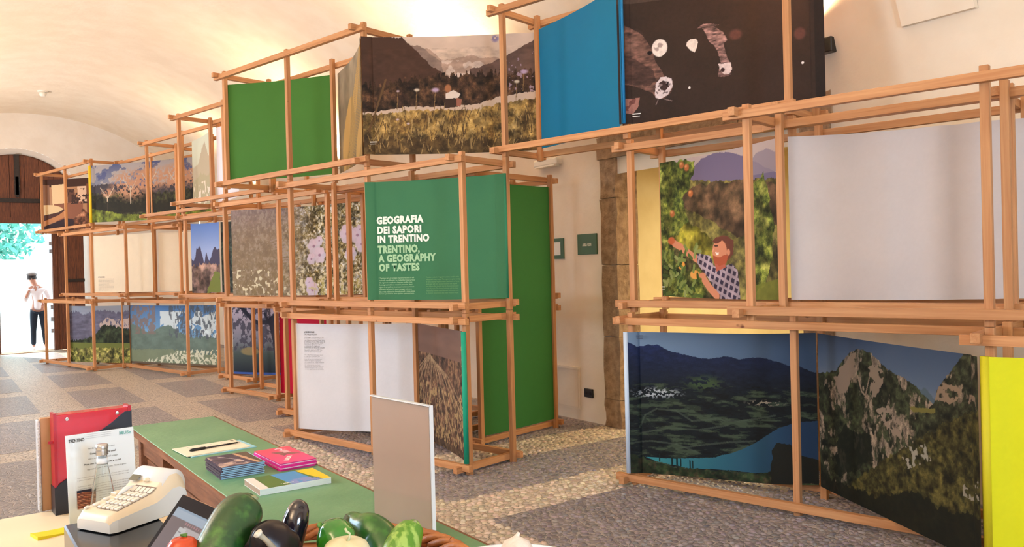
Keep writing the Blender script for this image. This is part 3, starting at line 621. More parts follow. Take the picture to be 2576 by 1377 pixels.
def p_apple(P):
    P.grad([(0, (188, 170, 166)), (.2, (176, 158, 152)), (.3, (190, 166, 128)), (1, (90, 92, 50))])
    P.col(P.below([(-0.019, 0.085), (0.306, 0.075), (0.379, 0.025), (0.482, 0.001), (0.613, 0.016), (0.735, 0.069), (0.837, 0.131), (0.921, 0.182), (1.002, 0.231)], .012) * (P.V < .33), (112, 102, 130)); P.col(P.below([(-0.022, 0.174), (0.639, 0.218), (0.824, 0.066), (0.896, 0.046), (1.018, 0.112)], .012) * (P.V < .2) * (P.U > .75), (140, 128, 142), .8)
    m = P.below([(-0.022, 0.174), (0.304, 0.165), (0.51, 0.201), (0.731, 0.218), (1.014, 0.252)], .03); foliage(P, m, [(128, 118, 62), (.5, (96, 90, 50)), (.6, (66, 60, 40))], 18, 5)
    d = P.poly([(0.152, 0.284), (0.374, 0.197), (0.7, 0.227), (1.0, 0.284), (0.994, 0.523), (0.659, 0.602), (0.502, 0.485), (0.261, 0.381)], .06); foliage(P, d, [(84, 66, 48), (.5, (58, 50, 36)), (.62, (110, 84, 62))], 12, 15)
    hl = P.poly([(0.109, 0.411), (0.258, 0.466), (0.465, 0.592), (0.495, 0.729), (0.288, 0.695), (0.104, 0.572)], .05); foliage(P, hl, [(138, 130, 44), (.5, (160, 150, 58)), (.6, (104, 104, 34))], 16, 22)
    for q in ([(-0.014, -0.064), (0.326, 0.022), (0.305, 0.131), (0.208, 0.29), (0.276, 0.468), (0.105, 0.542), (0.137, 0.748), (0.389, 0.837), (0.401, 1.018), (-0.05, 1.031)], [(0.774, 0.275), (0.892, 0.215), (0.926, 0.518), (0.935, 0.717), (0.873, 0.916), (0.77, 0.968), (0.765, 0.608)]):
        g = P.poly(q, .10, 17, 10); foliage(P, g, [(74, 84, 34), (.48, (112, 120, 50)), (.56, (150, 150, 76)), (.62, (40, 48, 24))], 20, 31)
    P.col(P.poly([(0.757, 0.917), (0.985, 0.865), (0.982, 1.013), (0.754, 1.02)]), (110, 116, 44), .8)
    for k, x in enumerate((((0.205, 0.042)), ((0.249, 0.066)), ((0.279, 0.258)), ((0.11, 0.39)))): P.col(P.ell(x[0], x[1], .022, .026, .5), (176, 104, 60)); P.col(P.ell(x[0] - .006, x[1] - .01, .01, .01, .8), (214, 150, 96))
    sk = (206, 136, 104)
    P.line([(0.119, 0.608), (0.186, 0.64), (0.269, 0.695), (0.33, 0.73)], .026, sk); P.col(P.ell(*(0.096, 0.589), .032, .028), (190, 100, 62))
    sh = P.poly([(0.331, 0.688), (0.445, 0.709), (0.47, 0.778), (0.532, 0.79), (0.617, 0.765), (0.66, 0.808), (0.675, 0.905), (0.672, 1.018), (0.526, 1.022), (0.488, 0.961), (0.43, 0.879), (0.356, 0.787), (0.329, 0.753)], .01)
    P.col(sh, (64, 54, 74)); a = P.U * P.asp; ck = ((np.sin((a * .9 + P.V * .35) * 130) > .35) | (np.sin((P.V * .9 - a * .35) * 130) > .35)); P.col(sh * ck, (176, 158, 170)); P.I = P.I * (1 - (sh * (P.fbm(12, 12, 3, 2) - .35) * .5)[..., None])
    P.line([(0.388, 0.874), (0.428, 0.926), (0.487, 0.98)], .028, sk); P.col(P.ell(*(0.305, 0.837), .042, .032), (222, 158, 80)); P.col(P.ell(*(0.186, 0.77), .034, .032), (224, 156, 66)); P.col(P.ell(*(0.372, 0.843), .03, .02), sk)
    P.col(P.poly([(0.477, 0.756), (0.566, 0.745), (0.565, 0.79), (0.492, 0.816)]), (180, 96, 76)); P.col(P.ell(*(0.552, 0.664), .078, .088, .1), (110, 62, 46)); P.col(P.ell(*(0.522, 0.681), .060, .082, .1), sk)
    P.col(P.poly([(0.465, 0.608), (0.499, 0.583), (0.584, 0.582), (0.634, 0.617), (0.634, 0.707), (0.605, 0.719), (0.601, 0.642), (0.547, 0.612), (0.491, 0.626)], .02), (104, 60, 48)); P.col(P.poly([(0.462, 0.701), (0.521, 0.719), (0.567, 0.704), (0.593, 0.711), (0.579, 0.764), (0.52, 0.779), (0.474, 0.756)], .02), (170, 84, 56))
    P.col(P.poly([(0.486, 0.685), (0.516, 0.687), (0.515, 0.703), (0.495, 0.705)]), (240, 226, 214)); P.line([(0.484, 0.642), (0.507, 0.643)], .005, (80, 50, 40)); P.line([(0.47, 0.663), (0.466, 0.679)], .005, (224, 160, 126)); P.col(P.ell(*(0.594, 0.689), .014, .022), sk)
    for k in range(60):
        r = random.Random(k); u = r.uniform(0, .34); v = r.uniform(.62, 1); an = r.uniform(0, 3.1); l = .035
        P.line([(u, v), (u + l * math.cos(an), v + l * math.sin(an) * P.asp)], .012, r.choice(((84, 102, 48), (120, 134, 70), (60, 78, 34), (140, 150, 90))))
def p_cow(P):
    P.col(np.ones_like(P.U), (50, 36, 30)); P.mul(1 + (P.fbm(3, 3, 3, 2) - .5) * .35)
    P.col((P.V < .155), (74, 60, 52), .8)
    c1 = P.poly([(0.037, 0.308), (0.074, 0.332), (0.125, 0.386), (0.167, 0.476), (0.198, 0.598), (0.237, 0.692), (0.281, 0.735), (0.272, 0.802), (0.234, 0.841), (0.194, 0.838), (0.17, 0.793), (0.108, 0.756), (0.067, 0.733), (0.029, 0.722)], .012); P.col(c1, (92, 66, 58))
    P.I = P.I * (1 + (c1 * (P.fbm(24, 60, 3, 4) - .5) * 1.3)[..., None])
    P.col(P.poly([(0.033, 0.515), (0.091, 0.552), (0.173, 0.635), (0.192, 0.707), (0.15, 0.743), (0.029, 0.716)], .02), (52, 36, 32), .6)
    P.col(P.poly([(0.187, 0.74), (0.213, 0.694), (0.245, 0.688), (0.273, 0.711), (0.278, 0.77), (0.251, 0.821), (0.21, 0.843), (0.184, 0.825)], .02), (206, 190, 190)); P.col(P.poly([(0.204, 0.731), (0.229, 0.713), (0.257, 0.728), (0.26, 0.762), (0.239, 0.792), (0.215, 0.783)], .02), (58, 40, 38)); P.col(P.ell(*(0.216, 0.75), .008, .014), (24, 16, 16)); P.col(P.ell(*(0.248, 0.743), .007, .012), (24, 16, 16)); P.speck(P.poly([(0.187, 0.74), (0.273, 0.711), (0.251, 0.821), (0.19, 0.832)]), (120, 104, 104), .66, 60, 3)
    P.col(P.ell(*(0.214, 0.49), .040, .062, .1) * P.poly([(0.168, 0.421), (0.262, 0.421), (0.261, 0.512), (0.215, 0.559), (0.174, 0.555), (0.168, 0.454)]), (222, 206, 196)); P.speck(P.ell(*(0.21, 0.484), .024, .03), (160, 140, 134), .5, 30, 5)
    P.col(P.poly([(0.032, 0.823), (0.105, 0.822), (0.098, 0.883), (0.067, 0.935), (0.034, 0.925)], .01), (150, 104, 94)); P.speck(P.poly([(0.032, 0.823), (0.086, 0.823), (0.064, 0.912), (0.034, 0.908)]), (110, 66, 60), .5, 20, 4)
    c2 = P.poly([(0.405, 0.387), (0.435, 0.36), (0.47, 0.364), (0.512, 0.386), (0.489, 0.392), (0.531, 0.437), (0.551, 0.494), (0.533, 0.513), (0.543, 0.587), (0.561, 0.657), (0.572, 0.685), (0.564, 0.727), (0.537, 0.738), (0.502, 0.728), (0.511, 0.681), (0.519, 0.639), (0.505, 0.562), (0.487, 0.515), (0.464, 0.49), (0.449, 0.433), (0.428, 0.386)], .012); P.col(c2, (120, 92, 88)); P.I = P.I * (1 + (c2 * (P.fbm(30, 90, 3, 14) - .5) * 1.6)[..., None])
    P.col(P.poly([(0.508, 0.648), (0.561, 0.651), (0.572, 0.691), (0.556, 0.72), (0.53, 0.716), (0.515, 0.681)], .02), (206, 186, 182)); P.col(P.ell(*(0.526, 0.689), .010, .014), (50, 30, 30)); P.col(P.ell(*(0.379, 0.502), .030, .055, .1) * P.poly([(0.341, 0.49), (0.368, 0.454), (0.407, 0.453), (0.409, 0.502), (0.388, 0.55), (0.368, 0.533)], .02), (222, 204, 192))
    P.col(P.ell(*(0.591, 0.464), .03, .035, .5), (86, 54, 48), .9); P.col(P.ell(*(0.89, 0.513), .026, .04, .4), (86, 54, 48), .9)
    for q in ((0.9, 0.704), (0.36, 0.785)): P.col(P.ell(q[0], q[1], .006, .009), (220, 214, 210))
    P.col(P.U > .955, (30, 22, 20), .7)
    for u, v, du, dv in ((*(0.094, 0.413), .03, .05), (*(0.134, 0.504), .03, .04), (*(0.061, 0.463), .03, .04)): P.col(P.ell(u, v, du, dv, 1.2), (128, 96, 84), .45)
    P.col(P.ell(*(0.162, 0.517), .012, .014), (20, 14, 14)); P.line([(0.234, 0.846), (0.271, 0.862)], .003, (150, 130, 126), .7); P.line([(0.2, 0.847), (0.189, 0.878)], .003, (150, 130, 126), .7); grain(P, np.ones_like(P.U), .10, 60)
def p_meadow(P):
    P.grad([(0, (206, 184, 168)), (.3, (196, 172, 152)), (1, (190, 165, 140))]); P.mul(1 + (P.fbm(4, 6, 4, 5) - .5) * .22)
    P.col(P.below([(0.019, 0.19), (0.298, 0.151), (0.344, 0.109), (0.39, 0.105), (0.457, 0.209), (0.503, 0.204), (0.573, 0.187), (0.63, 0.169), (0.698, 0.205), (0.756, 0.188), (0.801, 0.216), (1.008, 0.198)], .02), (166, 140, 124)); P.speck(P.below([(0.019, 0.19), (1.007, 0.232)]), (214, 196, 184), .56, 16, 9, 20, .6)
    P.col(P.below([(0.021, 0.055), (0.276, 0.073), (0.34, 0.082), (0.401, 0.156), (0.457, 0.226), (0.461, 0.283), (0.478, 0.344), (1.004, 0.4)], .02) * (P.U < .5), (132, 112, 102)); P.col(P.below([(0.663, 0.285), (0.778, 0.222), (0.894, 0.143), (1.01, 0.047)], .02) * (P.U > .62), (96, 74, 66))
    P.col(P.below([(0.022, -0.019), (0.116, -0.008), (0.231, 0.003), (0.276, 0.066), (0.343, 0.17), (0.399, 0.257), (0.478, 0.338), (0.523, 0.38)], .03) * (P.U < .52), (70, 48, 38)); P.I = P.I * (1 + ((P.V > .1) * (P.fbm(14, 24, 4, 6) - .5) * .4)[..., None])
    m = P.below([(0.015, 0.41), (0.178, 0.383), (0.34, 0.356), (0.455, 0.337), (0.616, 0.333), (0.754, 0.322), (1.006, 0.326)], .12, 3, 60); foliage(P, m, [(60, 42, 30), (.55, (84, 60, 40)), (.62, (44, 30, 24))], 24, 4); grain(P, m, .3, 60, 4, 12)
    P.col(P.below([(0.01, 0.646), (0.244, 0.598), (0.427, 0.606), (0.657, 0.595), (0.773, 0.539), (1.003, 0.495)], .02), (196, 172, 152)); g = P.below([(0.01, 0.663), (0.243, 0.632), (0.45, 0.634), (0.656, 0.642), (0.749, 0.599), (1.002, 0.555)], .04)
    foliage(P, g, [(116, 92, 48), (.5, (146, 118, 66)), (.58, (84, 62, 34)), (.66, (160, 134, 84))], 22, 18); P.col(P.below([(0.007, 0.849), (0.996, 0.906)], .1), (52, 38, 24), .55)
    for k in range(260):
        r = random.Random(k + 5); u = r.uniform(0, 1); v = r.uniform(.66, 1); P.line([(u, v), (u + r.uniform(-.02, .02), v - r.uniform(.03, .10))], .0032, r.choice(((150, 122, 70), (84, 64, 36), (176, 148, 96), (64, 46, 28))), .8)
    for k, p in enumerate([(0.202, 0.465), (0.311, 0.459), (0.418, 0.463), (0.257, 0.741), (0.89, 0.412), (0.932, 0.33), (0.196, 0.704)]): r = .009 + .006 * (k % 3); P.line([p, (p[0] - .008, p[1] + .16)], .0025, (130, 104, 66)); P.col(P.ell(p[0], p[1], r, r * .9, .8), ((202, 180, 190), (214, 200, 180), (188, 164, 196))[k % 3], .9)
    P.col(P.ell(*(0.77, 0.037), .02, .03, .6) * (P.fbm(60, 60, 2, 3) > .4), (120, 110, 150), .8); P.speck(P.poly([(0.824, 0.224), (0.998, 0.13), (0.991, 0.501), (0.82, 0.494)]), (150, 128, 140), .74, 40, 8)
    P.line([(0.033, 0.799), (0.133, 0.364)], .008, (96, 72, 44)); P.col(P.ell(*(0.492, 0.453), .019, .036, .4), (164, 106, 70)); P.col(P.poly([(0.475, 0.496), (0.522, 0.468), (0.562, 0.503), (0.548, 0.536), (0.502, 0.555), (0.479, 0.54)], .01), (220, 204, 190)); P.col(P.poly([(0.479, 0.54), (0.532, 0.536), (0.547, 0.611), (0.469, 0.621)], .01), (58, 42, 34)); P.col(P.poly([(0.539, 0.533), (0.571, 0.551), (0.561, 0.611), (0.538, 0.603)]), (150, 96, 78))
def p_fern(P):
    P.grad([(0, (140, 128, 108)), (1, (112, 96, 70))]); P.mul(1 + (P.fbm(5, 5, 3, 3) - .5) * .5)
    for x0, y0, x1, y1 in ((.86, .02, .30, 1.02), (.98, .55, .62, 1.0), (.45, .35, .2, 1.0)):
        for k in range(46):
            t = k / 45; x = x0 + (x1 - x0) * t + .08 * math.sin(t * 3); y = y0 + (y1 - y0) * t; l = .30 * math.sin(t * 2.6 + .35)
            P.line([(x, y), (x - l * .85, y + l * .16)], .008, (176, 142, 84)); P.line([(x, y), (x + l * .6, y + l * .24)], .007, (150, 122, 72))
def p_trans(P):
    P.grad([(0, (206, 214, 196)), (1, (176, 172, 148))]); P.col(P.below([(0, .4), (.3, .36), (.45, .18), (.6, .1), (.75, .3), (.9, .42), (1, .5)], .06), (176, 166, 144)); P.col(P.below([(0, .6), (.4, .52), (.7, .6), (1, .55)], .08), (164, 158, 128), .8); P.speck(P.V > .65, (214, 206, 190), .66, 14, 5)
def p_cellar(P):
    P.col(np.ones_like(P.U), (168, 124, 90)); P.col(P.V < .16, (62, 36, 26)); P.col(P.poly([(.18, .12), (.42, .1), (.42, .62), (.2, .66)]), (216, 186, 142)); P.col(P.poly([(.0, .1), (.14, .12), (.14, .64), (0, .66)]), (130, 92, 70))
    P.col(P.poly([(.48, .2), (.62, .2), (.66, .55), (.5, .56)]), (92, 60, 46)); P.col(P.poly([(.68, .16), (.86, .16), (.86, .5), (.7, .5)]), (212, 176, 146)); P.col(P.poly([(.86, .12), (1, .1), (1, 1), (.86, .8)]), (112, 66, 42)); P.col(P.poly([(.22, .5), (.78, .46), (.78, .9), (.26, .96)]), (132, 84, 62)); P.speck(P.poly([(.5, .2), (.9, .2), (.9, .5), (.5, .5)]), (60, 40, 34), .56, 20, 4)
    P.col(P.ell(.08, .62, .32, .11, .05), (214, 184, 138)); P.col(P.poly([(0, .72), (.3, .66), (.42, .6), (.42, .7), (0, .9)]), (74, 46, 40)); P.col(P.poly([(0, .84), (.3, .72), (.44, .62), (.42, .76), (0, .95)]), (176, 120, 78)); P.col(P.poly([(0, .94), (.44, .78), (.6, .8), (.6, 1), (0, 1)]), (48, 34, 38)); foliage(P, P.poly([(.6, .82), (.8, .6), (1, .86), (1, 1), (.6, 1)], .1), [(110, 66, 44), (.5, (66, 40, 30)), (.6, (170, 120, 90))], 12)
def p_trees(P):
    P.grad([(0, (80, 90, 130)), (.25, (130, 132, 150)), (1, (140, 140, 140))]); n = P.fbm(3.4, 5, 5, 5); P.col(n > .48, (186, 176, 168), .8); P.col(n < .36, (74, 84, 132), .7)
    P.col(P.below([(0, .36), (.1, .33), (.25, .36), (.35, .42), (.6, .4), (1, .3)], .05), (66, 62, 70)); foliage(P, P.below([(0, .5), (.3, .5), (.6, .55), (1, .5)], .1), [(46, 44, 32), (.52, (72, 76, 40)), (.6, (30, 28, 22))], 16)
    for u, v, r in ((.34, .38, .16), (.5, .3, .14), (.72, .3, .14), (.9, .32, .12), (.14, .5, .05)):
        e = P.ell(u, v, r, r * 1.5, .6); P.col(e * (P.fbm(30, 30, 4, int(u * 90)) > .46), (190, 142, 112)); P.line([(u, v + .32), (u, v + .05)], .01, (206, 186, 160)); P.line([(u, v + .1), (u - .06, v - .1)], .007, (206, 186, 160)); P.line([(u, v + .1), (u + .06, v - .1)], .007, (206, 186, 160))
    P.col(P.below([(0, .62), (.4, .72), (1, .66)], .1) * (P.V < .86), (34, 32, 24), .85); foliage(P, P.below([(0, .76), (.15, .82), (.25, .88), (.4, .9), (1, .84)], .03), [(104, 118, 40), (.5, (130, 142, 56)), (.62, (84, 84, 40))], 14)
def p_cream(P): plain((222, 206, 178))(P)
def p_peaks(P):
    P.grad([(0, (96, 130, 196)), (.4, (150, 170, 214)), (1, (150, 160, 190))]); P.col(P.below([(0, .5), (.08, .56), (.2, .34), (.32, .34), (.44, .58), (.52, .4), (.62, .56), (.8, .36), (1, .4)], .08), (70, 68, 92)); m = P.below([(0, .62), (.5, .56), (1, .62)], .1); foliage(P, m, [(120, 98, 92), (.5, (150, 124, 110)), (.6, (76, 70, 60))], 12); P.col(P.poly([(.5, 1), (.8, .7), (1, .72), (1, 1)], .06), (112, 122, 58))
def p_darkleaf(P):
    P.col(np.ones_like(P.U), (44, 52, 44)); foliage(P, np.ones_like(P.U), [(44, 52, 44), (.55, (80, 92, 80)), (.62, (24, 30, 28))], 20)
def p_vid(P):
    P.grad([(0, (142, 122, 120)), (.3, (142, 120, 100)), (1, (140, 120, 88))]); t = np.clip((P.U - .35) / .3, 0, 1); n = P.fbm(30, 26, 4, 3)
    L_ = P.I.copy(); foliage(P, np.ones_like(P.U), [(104, 90, 46), (.5, (150, 138, 96)), (.6, (196, 190, 170)), (.7, (70, 60, 34)), (.8, (236, 238, 232))], 34, 4); P.I = L_ * (1 - t[..., None] * .92 - .10) + P.I * (t[..., None] * .92 + .10)
    P.col((1 - t) * np.clip((n - .58) / .06, 0, 1), (176, 164, 146), .5)
    for k in range(9): P.line([(.30 + .012 * k, .38 + .03 * k), (.38 + .012 * k, .34 + .034 * k)], .008, (166, 150, 140), .7)
    for u, v, r in ((.62, .46, .05), (.66, .56, .05), (.60, .60, .035), (.58, .86, .035), (.60, .94, .05), (.86, .34, .06), (.93, .36, .05), (.96, .46, .05), (.88, .56, .045), (.95, .30, .03), (.66, .40, .03)):
        for k in range(6): P.col(P.ell(u + r * .5 * math.cos(k * 1.05), v + r * 1.1 * math.sin(k * 1.05), r * .42, r * .8), (222 + k * 3, 216, 236), .95)
        P.col(P.ell(u, v, r * .2, r * .3), (176, 140, 170))
    P.col(P.below([(0, .74), (.4, .8), (1, .82)], .1) * (P.fbm(90, 8, 3, 5) > .58) * (P.U > .6), (206, 196, 120), .8); P.speck(P.V > .7, (224, 214, 180), .68, 26, 6)
def p_vine(P):
    P.grad([(0, (160, 168, 180)), (.2, (150, 156, 172)), (1, (120, 120, 120))]); P.col(P.below([(0, .12), (.12, .08), (.25, .16), (.4, .1), (.6, .08), (.8, .12), (1, .1)], .08), (108, 106, 126)); P.I = P.I * (1 + ((P.V > .12) * (P.fbm(10, 24, 4, 4) - .5) * .5)[..., None])
    P.col(P.poly([(.5, .32), (.62, .22), (.8, .24), (1, .22), (1, .4), (.5, .4)], .05) * (P.fbm(30, 20, 3, 6) > .44), (200, 180, 170)); foliage(P, P.below([(0, .62), (.3, .58), (.45, .5), (.55, .34), (.75, .36), (1, .42)], .06), [(50, 60, 38), (.54, (72, 84, 52)), (.62, (34, 40, 28))], 14)
    P.col(P.V > .655, (120, 128, 62)); foliage(P, P.below([(0, .76), (1, .74)], .06), [(110, 112, 52), (.48, (162, 156, 84)), (.56, (70, 72, 36)), (.64, (190, 180, 110))], 20, 9)
def p_willow(P):
    P.grad([(0, (84, 128, 184)), (.4, (110, 160, 206)), (1, (150, 190, 206))]); n = P.fbm(3, 4, 4, 12); P.col((n > .5) * (P.U > .35) * (P.V > .1), (220, 236, 240), .95)
    P.col(P.below([(0, .3), (.1, .36), (.2, .46), (.28, .44), (.36, .36), (.46, .34), (.56, .44), (.7, .54), (.85, .5), (1, .56)], .05), (110, 132, 124)); P.I = P.I * (1 + ((P.V > .4) * (P.fbm(8, 14, 4, 3) - .5) * .3)[..., None])
    P.col((P.U < .3) * (P.V < .5) * (P.fbm(26, 16, 4, 5) > .46), (136, 120, 116), .85); P.col((P.U > .45) * (P.V < .55) * (P.fbm(30, 14, 4, 15) > .55), (90, 100, 112), .85)
    P.col(P.below([(0, .76), (.5, .74), (1, .82)], .05), (140, 152, 120), .7); P.speck(P.below([(.0, 1), (.3, .9), (.55, .76), (1, .72)], .05), (226, 230, 206), .52, 30, 8); P.col(P.V > .965, (110, 96, 80))
def p_forest(P):
    P.grad([(0, (186, 176, 196)), (.5, (120, 124, 140)), (.7, (70, 84, 84)), (1, (30, 40, 54))]); P.col((P.V < .65) * (P.fbm(26, 16, 4, 5) > .50), (70, 70, 86), .9)
    for q, wd in (([(.12, -.02), (.3, .18), (.4, .24)], .03), ([(.4, .24), (.62, .22), (.7, .0)], .03), ([(.62, .2), (.68, .5), (.7, .75)], .07), ([(.5, .1), (.55, .2)], .02), ([(.85, .0), (.86, .4), (.76, .6)], .03)): P.line(q, wd, (38, 40, 56))
    P.col(P.ell(.26, .66, .14, .06), (146, 132, 92), .8); P.col(P.V > .97, (60, 92, 170))
def p_fondo(P): plain((226, 224, 226))(P)
def p_field(P):
    P.grad([(0, (126, 98, 88)), (.25, (120, 92, 80)), (1, (100, 76, 58))]); P.mul(1 + (P.fbm(2, 10, 3, 3) - .5) * .25)
    m = P.V > .25; foliage(P, m, [(92, 68, 52), (.5, (116, 92, 68)), (.6, (66, 46, 38))], 30)
    for k in range(13):
        x = -.7 + k * .17; P.line([(.22 + k * .006, .25 + .004 * k), (.22 + (x - .22) * .25 + .01 * k, .40), (.22 + (x - .22) * .6 + .01 * k, .68), (x + .12, 1.05)], .006 + .002 * (k % 3), (156, 132, 102), .75)
    grain(P, m, .3, 50, 6); P.speck(P.V > .5, (178, 152, 106), .62, 40, 8, 26, .8); P.col(P.U > .90, (64, 50, 44), .75); P.speck(P.U > .9, (190, 176, 120), .62, 50, 9); P.col(P.V > .94, (60, 46, 38), .6)
BAN = {'lake': (3.31, 4.945, 2.1, 5.38, 0.1, 1.12), 'rock': (2.08, 5.36, 0.91, 4.42, 0.1, 1.12), 'yellow': (0.91, 4.42, -0.3, 4.62, 0.1, 1.12), 'apple': (3.29, 5.42, 2.12, 4.93, 1.36, 2.38), 'white2': (2.08, 4.95, 0.85, 5.4, 1.36, 2.38), 'blue': (4.42, 5.38, 3.25, 4.93, 2.62, 3.64), 'cow': (3.31, 4.93, 2.0, 5.39, 2.62, 3.64), 'g3': (8.025, 4.485, 6.92, 5.04, 2.62, 3.64), 'fern': (6.85, 5.07, 5.61, 4.43, 2.62, 3.64), 'meadow': (5.635, 4.435, 4.5, 5.42, 2.62, 3.64), 'trans': (11.75, 5.98, 10.56, 5.68, 2.62, 3.64), 'whiteK': (10.46, 5.68, 9.5, 5.45, 2.62, 3.64), 'cellar': (18.0, 5.97, 17.05, 6.6, 2.62, 3.64), 'trees': (15.37, 5.91, 12.9, 6.88, 2.62, 3.64), 'cream1': (15.48, 5.92, 14.0, 6.36, 1.36, 2.38), 'cream2': (14.0, 6.47, 13.15, 6.85, 1.36, 2.38), 'peaks': (11.5, 5.8, 10.95, 5.95, 1.36, 2.38), 'vid': (9.0, 5.05, 7.1, 5.6, 1.36, 2.38), 'text': (5.635, 4.445, 4.46, 4.945, 1.36, 2.38), 'vine': (15.97, 5.7, 14.63, 6.2, 0.1, 1.12), 'willow': (14.65, 6.22, 12.5, 6.75, 0.1, 1.12), 'whiteF': (12.45, 6.8, 11.5, 6.38, 0.1, 1.12), 'forest': (11.45, 6.4, 10.4, 6.85, 0.1, 1.12), 'red': (9.05, 5.7, 8.4, 5.95, 0.1, 1.12), 'fondo': (6.82, 4.475, 5.65, 4.98, 0.1, 1.12), 'field': (5.62, 4.98, 4.455, 4.435, 0.1, 1.12), 'E': (5.07, 5.22, 5.07, 6.3, 0.1, 2.4), 'darkleaf': (10.94, 5.97, 10.6, 5.99, 1.36, 2.38)}
white_l = mat('white_lettering', (236, 236, 220), 0.7); pale_l = mat('pale_green_lettering', (158, 196, 150), 0.7); grey_l = mat('grey_lettering', (92, 88, 90), 0.7); lgrey_l = mat('light_grey_lettering', (150, 146, 150), 0.7)
o, L, h = banner('lake', 'dark photo banner of a blue alpine lake below mountains', p_lake, 330, .68, (-1, (196, 210, 226), .018), wave=.03, cyc=2, wrap=(.045, 0)); caption(o, L, h, *(0.06, 0.03), (60, 70, 90), .05)
banner('rock', 'photo banner of rocky peaks above olive green woods', p_rock, 300, .68, wave=.02, wrap=(0, .04))
o, L, h = banner('yellow', 'plain bright yellow banner at the bottom right edge', plain((226, 224, 30)), 60, 1.0, (-1, (206, 190, 20), .022), wave=.01, wrap=(.02, 0))
o, L, h = banner('apple', 'photo banner of a bearded man in a checked shirt picking fruit', p_apple, 280, 1.0, wave=.015); caption(o, L, h, *(0.018, 0.934), (220, 220, 210), .04)
banner('white2', 'plain white banner beside the fruit picker photo', plain((202, 192, 188)), 110, 1.0, wave=.04, cyc=2, ripple=((.54, .09, .03), (.72, .06, .035)))
banner('blue', 'plain blue banner left of the cow photo', plain((16, 110, 150)), 80, 1.0, (1, (12, 116, 170), .011), wave=.02, wrap=(0, .04))
o, L, h = banner('cow', 'near-black photo banner with two brown cows', p_cow, 320, 1.0, wave=.01, wrap=(.03, .03)); caption(o, L, h, *(0.069, 0.941), (220, 214, 206), .06)
banner('g3', 'plain grass green banner at the top left of the meadow photo', plain((64, 116, 46)), 80, 1.0, wave=.012)
banner('fern', 'narrow grey banner printed with golden ferns', p_fern, 110, 1.0, wave=.03, wrap=(0, .03))
o, L, h = banner('meadow', 'photo banner of a child in a mountain meadow with wildflowers', p_meadow, 300, .9, wave=.012, cyc=1, wrap=(.035, 0)); caption(o, L, h, .035, .90, (230, 216, 200), .06)
banner('trans', 'pale misty mountain banner high on the left', p_trans, 110, 1.0)
banner('whiteK', 'narrow plain white banner next to the misty mountain banner', plain((228, 224, 232)), 40, 1.0, wave=.03)
banner('cellar', 'brown photo banner of an old cellar with a round vat', p_cellar, 150, 1.0)
banner('trees', 'photo banner of bare orange trees under heavy clouds', p_trees, 200, .8, (-1, (236, 196, 20), .03), wave=.01, wrap=(.03, 0))
o, L, h = banner('cream1', 'wide cream text banner near the door', p_cream, 60, 1.0, wave=0)
words(o, L, h, .11, .745, .17, .024, 'IL PAESAGGIO', grey_l, .002)
for k in range(10): words(o, L, h, .11, .775 + .022 * k, .40 - (.12 if k in (4, 9) else 0), .012, 'i borghi le valli i campi e i boschi del trentino e la loro terra', grey_l)
banner('cream2', 'narrow plain cream banner right of the wide cream one', p_cream, 50, 1.0, wave=.02)
banner('peaks', 'photo banner of jagged peaks under a blue sky', p_peaks, 120, 1.0)
banner('darkleaf', 'narrow dark leafy photo banner beside the jagged peaks', p_darkleaf, 40, 1.0)
banner('vid', 'grey brown banner of leaves and white blossoms', p_vid, 260, .8, wave=.02)
banner('vine', 'photo banner of a vineyard below grey mountains', p_vine, 170, .75)
banner('willow', 'photo banner of willow branches, blue sky and clouds', p_willow, 190, .85)
banner('whiteF', 'narrow white banner turned edge-on left of the dark tree photo', plain((226, 226, 232)), 30, 1.0)
banner('forest', 'dark photo banner of a black tree trunk in a wood', p_forest, 130, 1.0)
banner('red', 'plain crimson banner left of the white text banner', plain((188, 16, 52)), 40, 1.0)
o, L, h = banner('fondo', 'white text banner IL FONDOVALLE THE VALLEY FLOOR', p_fondo, 90, 1.0, (-1, (224, 200, 180), .018), wave=0, ripple=((.56, .09, .03),))
words(o, L, h, *(0.072, 0.09), .115, .017, 'IL FONDOVALLE', grey_l, .003, y=-.004); words(o, L, h, *(0.073, 0.111), .14, .015, 'THE VALLEY FLOOR', grey_l, y=-.004)
IT = ['Il paesaggio di fondovalle, in cui', 'la maggior parte della popolazione', 'vive e lavora, e anche il luogo dove', 'si coltivano i frutti. Mele e uva di', 'pianura, ortaggi e piccoli frutti', 'piante basse. Tutto per coltura', 'e ambiente. Fin dagli inizi', 'trasformati con fatica dai contadini', 'per secoli in terreni agricoli', 'generosi e di buona terra, oggi', 'sono una parte importante del']
EN = ['The valley floor landscape, where', 'a large part of people live', 'and work, is also the place where', 'most of the fruit is grown here', 'apples and grapes, vegetables', 'and small berries. These low lands', 'have been transformed by farmers', 'for centuries into good and', 'generous soil, and today they are', 'an important part of the economy', 'of this region and of its valleys']
for k, t in enumerate(IT): u, v = (0.074, 0.139); words(o, L, h, u, v + k * .0136, .225 * len(t) / 36, .011, t, grey_l, y=-.004)
for k, t in enumerate(EN): u, v = (0.072, 0.305); words(o, L, h, u, v + k * .0136, .225 * len(t) / 36, .011, t, lgrey_l, y=-.004)
banner('field', 'brown photo banner of long rows in a field', p_field, 150, 1.0, (1, (0, 150, 116), .020), wave=.03, wrap=(0, .03))
o, L, h = banner('text', 'green title banner GEOGRAFIA DEI SAPORI IN TRENTINO', plain((60, 118, 80)), 160, 1.0, (1, (40, 126, 88), .014), wave=0, wrap=(.03, .03))
